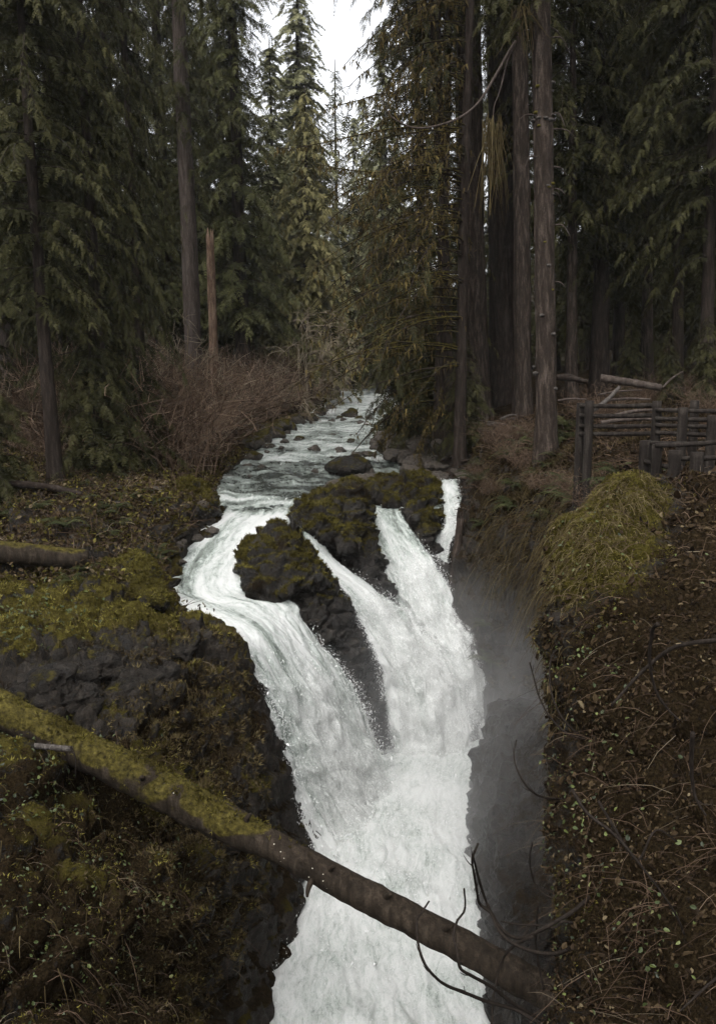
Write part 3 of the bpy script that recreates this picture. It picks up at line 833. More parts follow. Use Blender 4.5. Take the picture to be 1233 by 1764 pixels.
# angular slate slabs breaking out of the left bank
def slab_mesh(seed):
    g = np.random.default_rng(seed)
    pts = np.concatenate([np.stack([g.uniform(-1, 1, 9), g.uniform(-.7, .7, 9), np.full(9, z)], 1) * (1 - .25 * (z > 0)) + [0, 0, 0] for z in (-.3, .3)])
    pts[:, 2] += g.normal(0, .06, len(pts))
    V, F = hull(pts); V, F, N = remesh(V, F, .06); V = relax(V, F, 1); N = vnormals(V, F)
    ck, lv_ = cracks(V * 1.5, seed, .12)
    V = V + N * (.10 * (lv_ - .5) - .06 * ck + .07 * strata(V, (.1, .2, .97), 3.2, seed) + .05 * facet(V * 1.6, seed) + .02 * fbm(V * 6, 3, seed))[:, None]; N = vnormals(V, F)
    return mk_mesh('slab', V, F, [MAT_SLATE], True, {'moss': .24 + .45 * fbm(V * 1.3, 3, seed) + .3 * (N[:, 2] - .6), 'soil': .02 + .3 * fbm(V * 2, 3, seed + 2)})
MAT_SLATE = m_ground('slate', rock=(0.004, 0.015, 0.046), gloss=.38, spec=.12)
SLM = [slab_mesh(660 + i) for i in range(5)]
gS = np.random.default_rng(66)
def top_at(px, py):
    q = np.argmin((proj(VL)[0] - px) ** 2 + (proj(VL)[1] - py) ** 2); return VL[q]
_plx, _ply = proj(VL)
for i, (px, py, s) in enumerate([(215, 1100, 1.1), (150, 1135, .9), (60, 1165, 1.0), (255, 1150, .7), (110, 1200, .75), (320, 1110, .6), (200, 1190, .6), (10, 1205, .7), (400, 1105, .4), (385, 1215, .4)]):
    q = np.argmin((_plx - px) ** 2 + (_ply - py) ** 2); c = VL[q]
    o = tag(put('rock_slab', SLM[i % 5], None, c + np.array([0, .05, -.22 * s]), gS.uniform(-.5, .5) + .5, (s * 1.3, s * 1.2, s * .9)), 'tilted dark slate slab breaking out of the moss on the left bank', 'rock', 'slate slabs on the left bank')
    o.rotation_euler[0] = gS.uniform(.15, .5); o.rotation_euler[1] = gS.uniform(-.5, .1)

# =================================================================== TREES
_ALLT = np.concatenate([VL, VR, VS])
def zat(x, y):
    d = (_ALLT[:, 0] - x) ** 2 + (_ALLT[:, 1] - y) ** 2
    k = np.argpartition(d, 4)[:4]
    if d[k].min() > 9.0:
        return float(ground_z(np.array(x), np.array(y)))
    return float(_ALLT[k, 2].max())
def base_at(px, Y):
    z = -0.5
    for _ in range(3):
        p = PX(px, Y, z); z = zat(p[0], p[1])
    return PX(px, Y, z)

def leaflet_fan(n, ln, wd, ang, droop, rng):
    """flat evergreen spray along +X, length 1: thin rhombic leaflets both sides"""
    V, F = [], []
    def leaf(o, d, l, w, up):
        d = d / np.linalg.norm(d); s = np.cross(up, d); s /= np.linalg.norm(s)
        k = len(V)
        V.extend([o + d * l * .12 + s * w, o + d * l * .12 - s * w, o + d * l]); F.append([k, k + 1, k + 2])
    for i in range(n):
        t = 0.06 + 0.90 * i / (n - 1)
        o = np.array([t, 0, -droop * t * t])
        l = ln * (1.05 - 0.75 * t) * rng.uniform(.75, 1.2)
        for sgn in (-1, 1):
            a = ang * rng.uniform(.8, 1.25)
            d = np.array([math.cos(a), sgn * math.sin(a), rng.uniform(-.45, .05)])
            leaf(o, d, l, wd * rng.uniform(.8, 1.25), np.array([rng.uniform(-.3, .3), rng.uniform(-.5, .5), 1.0]))
    leaf(np.array([.0, 0, 0]), np.array([1, 0, -droop]), 1.08, wd * .55, np.array([0, .3, 1.0]))
    return np.array(V), np.array(F)

def trunk_mesh(name, H, r0, r1, mat, seed, flare=0.35, S_=30, k=16, bend=0.0, broken=False):
    rng = np.random.default_rng(seed)
    t = np.linspace(0, 1, S_) ** 1.15
    z = t * H - 1.8 * (1 - t)
    P0 = np.stack([bend * np.sin(t * 2.2) + 0.02 * H * 0.1 * np.sin(t * 5 + seed), 0.5 * bend * np.sin(t * 3.1 + 1), z], 1)
    r = r0 + (r1 - r0) * t + flare * r0 * np.exp(-np.maximum(z, 0) / (2.2 * r0))
    V, F = tubes(P0[None], r[None], k)
    V = V.reshape(S_, k, 3); c = P0[:, None, :]
    q = V.reshape(-1, 3) * np.array([3.2, 3.2, .35]) / max(r0 * 1.6, .3)
    n = (1 + 0.11 * fbm(q, 3, seed) + 0.10 * ridged(q * 2.1, 2, seed + 3)).reshape(S_, k, 1)
    V = c + (V - c) * n
    if broken:
        V[-1] += np.stack([np.zeros(k), np.zeros(k), rng.uniform(-.6, .9, k) * r0 * 2.4], 1)
    V = np.concatenate([V.reshape(-1, 3), [P0[-1] + [0, 0, -0.1 if broken else r1]]])
    ti = np.arange(k) + (S_ - 1) * k
    cap = np.stack([ti, np.roll(ti, -1), np.full(k, len(V) - 1), np.full(k, len(V) - 1)], 1)
    capF = cap[:, [0, 1, 2, 2]]
    me = bpy.data.meshes.new(name)
    F = np.concatenate([F])
    me.from_pydata([tuple(v) for v in V], [], [tuple(f) for f in F] + [tuple(c_[:3]) for c_ in cap])
    me.polygons.foreach_set('use_smooth', np.ones(len(me.polygons), bool))
    me.materials.append(mat)
    return me, P0, r

def limbs(rng, N, z0, z1, prof, Lmax, rise, droop, H, S_=7, az=None, lean=None):
    h = z0 + (z1 - z0) * np.sort(rng.uniform(0, 1, N))
    az = (np.arange(N) * 2.399 + rng.normal(0, .5, N)) if az is None else az
    L_ = Lmax * prof((h - z0) / (z1 - z0)) * rng.uniform(.6, 1.15, N)
    t = np.linspace(0, 1, S_)
    d = np.stack([np.cos(az), np.sin(az), 0 * az], 1)
    ri = rise * rng.uniform(.3, 1.6, N); dr = droop * rng.uniform(.6, 1.4, N)
    side = np.stack([-np.sin(az), np.cos(az), 0 * az], 1) * (rng.normal(0, .13, N) * L_)[:, None]
    PT = np.zeros((N, S_, 3))
    PT[:, :, 2] = h[:, None] + L_[:, None] * (ri[:, None] * t - dr[:, None] * t ** 2)
    PT += d[:, None, :] * (L_[:, None] * t * (1 - .12 * t))[:, :, None] + side[:, None, :] * (t ** 2)[None, :, None]
    return PT, L_, az, h

def conifer_crown(seed, H, z0, z1, Lmax, N, rise, droop, spr_len, spr_step, prof, mats, hang=0.45, leaf_n=7, wd=0.045, ln=.42, wood_r=.022, extra=0.0):
    rng = np.random.default_rng(seed)
    protos = [leaflet_fan(leaf_n, ln, wd, .9, .22, rng) for _ in range(3)]
    PT, L_, az, h = limbs(rng, N, z0, z1, prof, Lmax, rise, droop, H)
    T = unit(np.gradient(PT, axis=1))
    pos, X, Z, sc, tint = [], [], [], [], []
    for i in range(N):
        m = max(3, int(L_[i] / spr_step))
        t = np.linspace(.10, 1, m) + rng.normal(0, .02, m)
        t = np.clip(t, .04, 1)
        f = t * (PT.shape[1] - 1); k = np.minimum(f.astype(int), PT.shape[1] - 2); w = (f - k)[:, None]
        p = PT[i, k] * (1 - w) + PT[i, k + 1] * w
        tg = T[i, k]
        lat = unit(np.cross(tg, np.array([0, 0, 1.0])))
        for sgn in (-1, 1):
            a = tg * rng.uniform(.35, .8, (m, 1)) + sgn * lat * rng.uniform(.5, 1.0, (m, 1)) + np.array([0, 0, -1.0]) * (hang * rng.uniform(.3, 1.6, (m, 1)))
            pos.append(p + rng.normal(0, .03, (m, 3))); X.append(a)
            Z.append(np.array([0, 0, 1.0]) + rng.normal(0, .45, (m, 3)))
            sc.append(spr_len * np.clip(rng.lognormal(-.08, .36, m), .35, 1.7) * (1.12 - .55 * t) * np.clip(L_[i] / (Lmax * .6), .55, 1.15))
            tint.append(np.clip(.42 + .25 * t + rng.normal(0, .13, m), 0, 1))
        pos.append(PT[i, -1:]); X.append(T[i, -1:]); Z.append(np.array([[0, 0, 1.0]])); sc.append(np.array([spr_len])); tint.append(np.array([.7]))
    pos, X, Z, sc, tint = map(np.concatenate, (pos, X, Z, sc, tint))
    parts = []
    which = rng.integers(0, 3, len(pos))
    for w in range(3):
        q = which == w
        parts.append(batch(protos[w][0], protos[w][1], pos[q], X[q], Z[q], sc[q], tint[q]))
    V, F, Tn = join(parts)
    nleaf = len(F)
    rd = (wood_r * (0.35 + L_[:, None] / Lmax)) * np.linspace(1, .2, PT.shape[1])[None]
    Vw, Fw = tubes(PT, rd, 3)
    Fw = np.concatenate([Fw[:, :3], Fw[:, [0, 2, 3]]])
    V2 = np.concatenate([V, Vw]); F2 = np.concatenate([F, Fw + len(V)])
    mi = np.concatenate([np.zeros(nleaf, int), np.ones(len(Fw), int)])
    return mk_mesh('crown', V2, F2, mats, False, {'tint': np.concatenate([Tn, np.full(len(Vw), .5)]), 'moss': np.zeros(len(V2))}, mi)

def cone_prof(t): return np.clip(1.02 - t, .03, 1) ** .75
def full_prof(t): return np.clip(np.minimum(.55 + 2.2 * t, 1.15 - .55 * t), .2, 1)

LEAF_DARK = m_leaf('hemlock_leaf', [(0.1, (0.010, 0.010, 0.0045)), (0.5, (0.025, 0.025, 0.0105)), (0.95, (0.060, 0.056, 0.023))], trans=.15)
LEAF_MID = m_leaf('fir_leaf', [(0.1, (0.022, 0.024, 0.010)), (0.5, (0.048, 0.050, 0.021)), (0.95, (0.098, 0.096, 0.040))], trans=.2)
LEAF_FAR = m_leaf('hazed_far_leaf', [(0.1, (0.062, 0.066, 0.036)), (0.5, (0.125, 0.128, 0.068)), (0.95, (0.21, 0.205, 0.115))], trans=.2)  # distance haze put into the leaf colour: paler than the nearer firs
LEAF_YEL = m_leaf('mossy_leaf', [(0.1, (0.060, 0.056, 0.024)), (0.5, (0.125, 0.115, 0.050)), (0.95, (0.23, 0.205, 0.092))], trans=.2)
LEAF_OLIVE = m_leaf('olive_leaf', [(0.1, (0.030, 0.022, 0.010)), (0.5, (0.078, 0.058, 0.022)), (0.95, (0.16, 0.122, 0.044))], trans=.2)
LEAF_BROWN = m_leaf('dead_leaf', [(0.1, (0.006, 0.004, 0.0025)), (0.45, (0.024, 0.0155, 0.0085)), (0.75, (0.060, 0.042, 0.022)), (0.97, (0.15, 0.12, 0.072))], trans=.15)
LEAF_GREEN = m_leaf('green_leaf', [(0.1, (0.014, 0.020, 0.007)), (0.5, (0.044, 0.060, 0.016)), (0.85, (0.105, 0.125, 0.034)), (0.98, (0.22, 0.22, 0.09))], trans=.25, spec=.4, rough=.5)
FERN = m_leaf('fern_leaf', [(0.1, (0.010, 0.012, 0.005)), (0.5, (0.026, 0.030, 0.012)), (0.95, (0.062, 0.066, 0.027))], trans=.2)
MOSS = m_leaf('moss_leaf', [(0.05, (0.009, 0.0075, 0.003)), (0.35, (0.036, 0.029, 0.0075)), (0.65, (0.082, 0.070, 0.017)), (0.95, (0.165, 0.145, 0.038))], trans=.2, rough=.9, spec=.05)
MOSS_BROWN = m_leaf('brown_moss_leaf', [(0.05, (0.009, 0.006, 0.003)), (0.4, (0.034, 0.025, 0.012)), (0.75, (0.072, 0.055, 0.026)), (0.95, (0.13, 0.105, 0.052))], trans=.2, rough=.9, spec=.05)
TWIG_RED = m_leaf('red_twig', [(0.1, (0.018, 0.012, 0.008)), (0.5, (0.066, 0.043, 0.029)), (0.95, (0.16, 0.115, 0.082))], trans=0, rough=.8)
TWIG_TAN = m_leaf('tan_twig', [(0.1, (0.040, 0.030, 0.020)), (0.5, (0.120, 0.096, 0.066)), (0.95, (0.24, 0.20, 0.145))], trans=0, rough=.8)
BARK_DARK = m_bark('dark_bark', [(0.3, (0.006, 0.005, 0.004)), (0.5, (0.020, 0.015, 0.012)), (0.7, (0.046, 0.036, 0.030))], moss=(.3, .95))
BARK_RED = m_bark('red_bark', [(0.28, (0.005, 0.0036, 0.003)), (0.5, (0.024, 0.018, 0.0142)), (0.70, (0.082, 0.064, 0.052))], moss=(.3, .98))
BARK_GREY = m_bark('grey_bark', [(0.3, (0.014, 0.011, 0.009)), (0.5, (0.042, 0.033, 0.028)), (0.7, (0.090, 0.073, 0.062))], moss=(.3, 1.0))
BARK_SNAG = m_bark('snag_wood', [(0.3, (0.026, 0.016, 0.011)), (0.5, (0.086, 0.056, 0.039)), (0.72, (0.19, 0.14, 0.10))])
BARK_WET = m_bark('wet_log', [(0.3, (0.006, 0.0048, 0.0036)), (0.5, (0.019, 0.0145, 0.0105)), (0.7, (0.048, 0.037, 0.027))], moss=(.45, .92))
WOOD_GREY = m_bark('weathered_wood', [(0.3, (0.018, 0.015, 0.013)), (0.5, (0.050, 0.044, 0.039)), (0.7, (0.12, 0.110, 0.100))], vert=(14, 14, 1.0))
RAIL = m_bark('rail_wood', [(0.3, (0.006, 0.005, 0.0045)), (0.5, (0.017, 0.014, 0.012)), (0.7, (0.042, 0.036, 0.030))], vert=(12, 12, 1.4), moss=(.5, 1.1))
TWIG_DARK = m_bark('branch_bark', [(0.3, (0.005, 0.004, 0.0035)), (0.5, (0.013, 0.010, 0.008)), (0.7, (0.030, 0.024, 0.019))], scale=4, bump=.4)

CR_NEAR1 = conifer_crown(301, 22, 0.6, 22, 4.2, 185, .10, .55, .46, .13, full_prof, [LEAF_DARK, BARK_DARK], hang=.6, ln=.30, wd=.045, leaf_n=9)
CR_NEAR2 = conifer_crown(302, 22, 2.2, 22, 3.6, 165, .05, .50, .43, .13, full_prof, [LEAF_DARK, BARK_DARK], hang=.7, ln=.30, wd=.045, leaf_n=9)
CR_MID1 = conifer_crown(303, 40, 5, 40, 5.0, 270, .05, .45, .72, .20, cone_prof, [LEAF_MID, BARK_DARK], hang=.45, ln=.36, wd=.05)
CR_MID2 = conifer_crown(304, 40, 2.5, 40, 4.6, 250, .12, .60, .70, .20, cone_prof, [LEAF_DARK, BARK_DARK], hang=.6, ln=.36, wd=.05)
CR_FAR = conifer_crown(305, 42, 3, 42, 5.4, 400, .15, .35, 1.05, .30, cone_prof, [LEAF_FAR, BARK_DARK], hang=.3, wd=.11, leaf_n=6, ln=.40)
CR_YEL = conifer_crown(306, 30, 2, 30, 4.8, 300, .10, .75, .75, .24, lambda t: np.clip(1.0 - t, .06, 1) ** .6, [LEAF_YEL, BARK_DARK], hang=.9, wd=.085, leaf_n=7, ln=.36)
CR_SMALL = conifer_crown(307, 6.5, .3, 6.5, 2.2, 90, .12, .5, .50, .13, cone_prof, [LEAF_DARK, BARK_DARK], hang=.5)
CR_HIGH = conifer_crown(308, 24, 0, 24, 4.6, 130, .05, .40, .6, .20, full_prof, [LEAF_DARK, BARK_DARK], hang=.5, ln=.34)
CR_HIGH2 = conifer_crown(309, 20, 0, 20, 3.4, 140, .0, .55, .46, .15, full_prof, [LEAF_DARK, BARK_DARK], hang=.7, ln=.32)

def tree(name, label, px, Y, H, r0, bark, crown, cz=0.0, group=None, rz=None, cs=1.0, seed=0, r1=None, bend=0.0, cat='conifer'):
    b = base_at(px, Y)
    o = thing(name, label, cat, b, 0.0, group)
    me, P0, r = trunk_mesh('trunk', H, r0, r1 if r1 is not None else max(.03, r0 * .08), bark, 900 + seed, bend=bend)
    put('trunk', me, o)
    o.rotation_euler[1] = -R(2.6) if b[0] > 2 else (-R(.6) if b[0] < -8 else 0.0)
    if crown is not None:
        put('crown', crown, o, (0, 0, cz), rz if rz is not None else seed * 1.7, cs)
    return o, b

# left side, front to back
tree('hemlock', 'slim dark hemlock trunk at the far left with the fern meadow at its foot', 97, 28, 22, .25, BARK_DARK, CR_NEAR2, 3.2, seed=1, rz=.3)
tree('hemlock', 'big drooping dark hemlock filling the left side beside the brown shrubs', 185, 31, 24, .26, BARK_DARK, CR_NEAR1, 0.2, seed=2, cs=(.72, .8, 1.08), rz=2.0)
tree('hemlock', 'dark hemlock behind the left trunk with boughs hanging to the ground', -40, 33, 24, .34, BARK_GREY, CR_NEAR1, 1.5, seed=3, cs=1.1)
tree('hemlock', 'dark hemlock just left of the grey trunk', 250, 36, 26, .25, BARK_DARK, CR_NEAR2, 2.5, seed=4, cs=(.62, .8, 1.2))
tree('fir_tree', 'tall pale grey fir trunk standing behind the broken snag', 337, 45, 42, .44, BARK_GREY, CR_HIGH, 11, seed=5, r1=.16, cs=(.7, .7, 1.1))
tree('fir_tree', 'green fir whose edge meets the sky left of the gap', 418, 57, 44, .5, BARK_DARK, CR_MID1, 0, seed=6, cs=(.95, .95, 1.1))
tree('fir_tree', 'dark fir behind the snag over the brown shrubs', 425, 66, 34, .4, BARK_DARK, CR_MID2, 0, seed=7, cs=(.95, .95, .8))
tree('fir_tree', 'mid green fir behind the grey trunk', 300, 60, 46, .5, BARK_DARK, CR_MID1, 0, seed=8, cs=1.2)
for i, (px, Y, h) in enumerate([(20, 46, 40), (120, 50, 44), (215, 56, 46), (-90, 52, 44), (60, 66, 48), (370, 82, 46), (170, 70, 46), (-20, 76, 46), (265, 80, 46), (110, 88, 46), (330, 96, 46), (205, 100, 46), (405, 104, 46), (10, 104, 46), (395, 70, 44), (345, 66, 46), (150, 110, 46), (60, 118, 46)]):
    tree('fir_tree', 'tall dark fir in the wood behind the left hemlocks', px, Y, h, .42, BARK_GREY if i == 0 else BARK_DARK, CR_MID2 if i % 2 else CR_MID1, 0, 'firs in the left wood', seed=10 + i, cs=1.1)
# the gap up the river
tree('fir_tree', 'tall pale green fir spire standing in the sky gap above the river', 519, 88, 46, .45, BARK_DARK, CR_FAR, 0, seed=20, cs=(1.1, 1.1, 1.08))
tree('fir_tree', 'yellow green mossy fir in front of the tall spire', 530, 74, 25.5, .4, BARK_DARK, CR_YEL, 0, seed=21, cs=(1.15, 1.15, .83))
tree('fir_tree', 'green fir left of the yellow mossy fir', 474, 80, 30, .4, BARK_DARK, CR_FAR, 0, seed=22, cs=(.9, .9, .70))
tree('fir_tree', 'dark slim fir right of the spire against the sky', 580, 104, 38, .4, BARK_DARK, CR_MID1, 0, seed=23, cs=(1.25, 1.25, .92))
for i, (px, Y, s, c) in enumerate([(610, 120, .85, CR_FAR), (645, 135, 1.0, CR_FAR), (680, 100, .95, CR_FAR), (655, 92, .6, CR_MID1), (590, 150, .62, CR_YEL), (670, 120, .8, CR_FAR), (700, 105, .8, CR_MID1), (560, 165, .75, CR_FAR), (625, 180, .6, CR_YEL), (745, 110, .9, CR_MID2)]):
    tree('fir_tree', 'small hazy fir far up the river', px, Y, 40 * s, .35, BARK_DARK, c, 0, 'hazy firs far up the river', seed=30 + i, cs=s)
# right side
tree('fir_tree', 'tall straight reddish trunk right of the moss hung tree', 822, 38, 36, .56, BARK_RED, CR_HIGH, 16.5, seed=40, r1=.34)
tree('fir_tree', 'thick dark trunk behind the tall reddish trunk', 872, 42, 38, .66, BARK_DARK, CR_HIGH2, 15, seed=41, r1=.5, cs=1.3)
tree('fir_tree', 'reddish trunk just behind the knobbly trunk', 900, 35, 30, .33, BARK_RED, CR_HIGH2, 14.5, seed=42, r1=.22)
knob, knob_b = tree('fir_tree', 'knobbly grey trunk with shelf fungus standing nearest the fence', 938, 26.5, 22, .29, BARK_RED, CR_HIGH2, 12.5, seed=43, r1=.23)
tree('hemlock', 'dense dark hemlock behind the moss hung trees at the river', 738, 41, 26, .26, BARK_DARK, CR_NEAR1, 0.3, seed=45, cs=(.85, .85, 1.0))
tree('fir_tree', 'slender dark trunk behind the hanging mossy boughs', 772, 36, 30, .24, BARK_DARK, CR_HIGH2, 14, seed=44, r1=.16)
for i, (px, Y, r, c, cz) in enumerate([(985, 38, .26, CR_NEAR2, 4), (1032, 40, .42, CR_HIGH2, 5), (1062, 47, .3, CR_MID2, 2), (1112, 43, .3, CR_NEAR2, 3.5), (1165, 36, .24, CR_HIGH2, 4.5), (1216, 33, .26, CR_NEAR1, 4.5),
                                       (1010, 58, .4, CR_MID2, 0), (1095, 60, .45, CR_MID2, 0), (1180, 56, .4, CR_MID2, 0), (1260, 48, .4, CR_MID2, 0), (950, 62, .45, CR_MID2, 0), (905, 70, .5, CR_MID2, 0), (1300, 36, .3, CR_NEAR2, 3), (850, 82, .5, CR_MID2, 0), (800, 75, .5, CR_MID2, 0), (1150, 74, .5, CR_MID1, 0), (1060, 80, .5, CR_MID1, 0)]):
    lab = {0: 'slim dark hemlock just right of the knobbly trunk', 1: 'thick dark trunk standing above the sloping grey log', 2: 'dark hemlock behind the thick trunk above the sloping log', 3: 'dark hemlock over the middle of the rail fence', 4: 'slender hemlock second from the right edge behind the fence', 5: 'hemlock nearest the right edge with boughs over the fence'}.get(i)
    tree('hemlock', lab or 'dark hemlock in the dense wood behind the fence', px, Y, 24 if c in (CR_NEAR1, CR_NEAR2, CR_HIGH2) else 42, r, BARK_DARK if i % 3 else BARK_RED, c, cz, None if lab else 'hemlocks in the wood behind the fence', seed=60 + i, cs=1.15 if c is not CR_MID2 else 1.0)
for i, (px, Y, s, lab) in enumerate([(742, 39, 1.0, 'low dark hemlock drooping over the right river edge'), (692, 47, 1.25, 'dark hemlock sapling overhanging the upper river'), (805, 34, .7, 'small dark hemlock at the foot of the reddish trunks'), (-5, 26, .8, 'small hemlock at the left edge above the fallen log'), (168, 29.5, .95, 'dark hemlock sapling at the foot of the big drooping hemlock'), (228, 32, 1.05, 'dark hemlock sapling between the big hemlock and the brown thicket')]):
    tree('hemlock_sapling', lab, px, Y, 6.5 * s, .06 * s, BARK_DARK, CR_SMALL, 0, seed=80 + i, cs=s, cat='sapling')

# moss hung tree reaching out over the river
def mossy_crown(seed, N, z0, z1, Lmax, az0, az1, rise, droop):
    rng = np.random.default_rng(seed)
    az = rng.uniform(az0, az1, N)
    PT, L_, az, h = limbs(rng, N, z0, z1, lambda t: np.clip(1.0 - .45 * t, .3, 1), Lmax, rise, droop, 20, S_=9, az=az)
    PT += np.cumsum(rng.normal(0, .035, PT.shape), axis=1)
    if seed == 501:                               # two long top boughs stretched out over the water
        for j, (ax, ay, az_) in enumerate([(-6.6, -1.5, 12.2), (-5.2, 1.0, 13.6), (-5.4, -2.0, 10.2), (-4.6, 0.5, 8.4)]):
            tt_ = np.linspace(0, 1, 9)
            PT[j] = np.stack([ax * tt_, ay * tt_ + .35 * np.sin(tt_ * 5 + j), az_ + (1.1 + .3 * j) * tt_ - (3.4 - .4 * j) * tt_ ** 2 + 1.3 * tt_ ** 3.5], 1) + np.cumsum(rng.normal(0, .05, (9, 3)), 0); L_[j] = 6.6
    rd = (.035 * (.3 + L_[:, None] / Lmax)) * np.linspace(1, .3, 9)[None]
    V1, F1 = tubes(PT, rd, 4)
    # side twigs
    T = unit(np.gradient(PT, axis=1))
    M = 9
    ii = np.repeat(np.arange(N), M); ii[:60] = rng.integers(0, 4, 60); tt = rng.uniform(.25, 1, N * M); f = tt * 8; k = np.minimum(f.astype(int), 7)
    p = PT[ii, k] + (PT[ii, k + 1] - PT[ii, k]) * (f - k)[:, None]
    lat = unit(np.cross(T[ii, k], np.array([0, 0, 1.0]))) * rng.choice([-1, 1], (N * M, 1))
    d = unit(T[ii, k] * rng.uniform(.3, 1, (N * M, 1)) + lat * rng.uniform(.3, 1, (N * M, 1)) + np.array([0, 0, 1.0]) * rng.uniform(-.9, .1, (N * M, 1)))
    tl = rng.uniform(.4, 1.3, N * M) * np.clip(L_[ii] / Lmax, .4, 1)
    s = np.linspace(0, 1, 5)
    TW = p[:, None] + d[:, None] * (tl[:, None] * s)[:, :, None]
    TW[:, :, 2] -= (tl[:, None] * .35 * s ** 2)
    V2, F2 = tubes(TW, np.full((N * M, 5), .011) * np.linspace(1, .4, 5), 3)
    # hanging moss strands along limbs and twigs
    xtra = PT[:4][rng.integers(0, 4, 700)]; fu = rng.uniform(0, 7.99, 700); ki = fu.astype(int); ar_ = np.arange(700)
    xtra = xtra[ar_, ki] * (1 - (fu - ki))[:, None] + xtra[ar_, ki + 1] * (fu - ki)[:, None]
    allp = np.concatenate([xtra, PT.reshape(-1, 3)[rng.integers(0, N * 9, 2600)], TW.reshape(-1, 3)[rng.integers(0, N * M * 5, 3500)]]) + rng.normal(0, .05, (6800, 3))
    bl = np.array([[0, -.12, 0], [0, .12, 0], [.55, .10, .03], [1, 0, 0]]); bF = np.array([[0, 1, 2, 3]])
    X = np.array([0, 0, -1.0]) + rng.normal(0, .35, (6800, 3)); Z = rng.normal(0, 1, (6800, 3))
    V3, F3, T3 = batch(bl, bF, allp, X, Z, np.stack([rng.uniform(.08, .34, 6800), rng.uniform(.12, .4, 6800), np.ones(6800)], 1) , np.clip(rng.normal(.45, .2, 6800), 0, 1))
    # sparse green sprays
    pr = leaflet_fan(7, .42, .05, .9, .22, rng)
    q = TW[rng.uniform(size=N * M) < .34]
    V4, F4, T4 = batch(pr[0], pr[1], q[:, 3], q[:, 4] - q[:, 3] + np.array([0, 0, -.05]), np.array([0, 0, 1.0]) + rng.normal(0, .3, (len(q), 3)), rng.uniform(.35, .75, len(q)), np.clip(rng.normal(.35, .2, len(q)), 0, 1))
    q2t = lambda f: np.concatenate([f[:, :3], f[:, [0, 2, 3]]])
    F1, F2, F3 = q2t(F1), q2t(F2), F3[:, [0, 1, 3]]
    V, F, _ = join([(V1, F1), (V2, F2), (V3, F3), (V4, F4)])
    mi = np.concatenate([np.full(len(F1) + len(F2), 1), np.zeros(len(F3), int), np.full(len(F4), 2)])
    tint = np.concatenate([np.full(len(V1) + len(V2), .5), T3, T4])
    return mk_mesh('crown', V, F, [LEAF_OLIVE, BARK_DARK, LEAF_DARK], False, {'tint': tint, 'moss': np.full(len(V), .4)}, mi)
b = base_at(792, 33)
o = thing('mossy_hemlock', 'moss hung tree reaching its drooping boughs over the river', 'tree', b)
put('trunk', trunk_mesh('trunk', 24, .22, .1, BARK_DARK, 977)[0], o)
put('crown', mossy_crown(501, 125, 2.5, 19.5, 7.4, R(125), R(240), .16, .42), o)
b = base_at(758, 37)
o = thing('mossy_hemlock', 'second moss hung tree close behind the first over the river', 'tree', b)
put('trunk', trunk_mesh('trunk', 26, .24, .1, BARK_RED, 978)[0], o)
put('crown', mossy_crown(502, 80, 1.0, 20, 4.4, R(90), R(280), .10, .5), o)

# broken snag
b = base_at(372, 43)
o = thing('broken_snag', 'broken reddish dead trunk in front of the dark firs', 'snag', b)
put('trunk', trunk_mesh('trunk', 9.7, .24, .17, BARK_SNAG, 979, flare=.1, broken=True)[0], o)

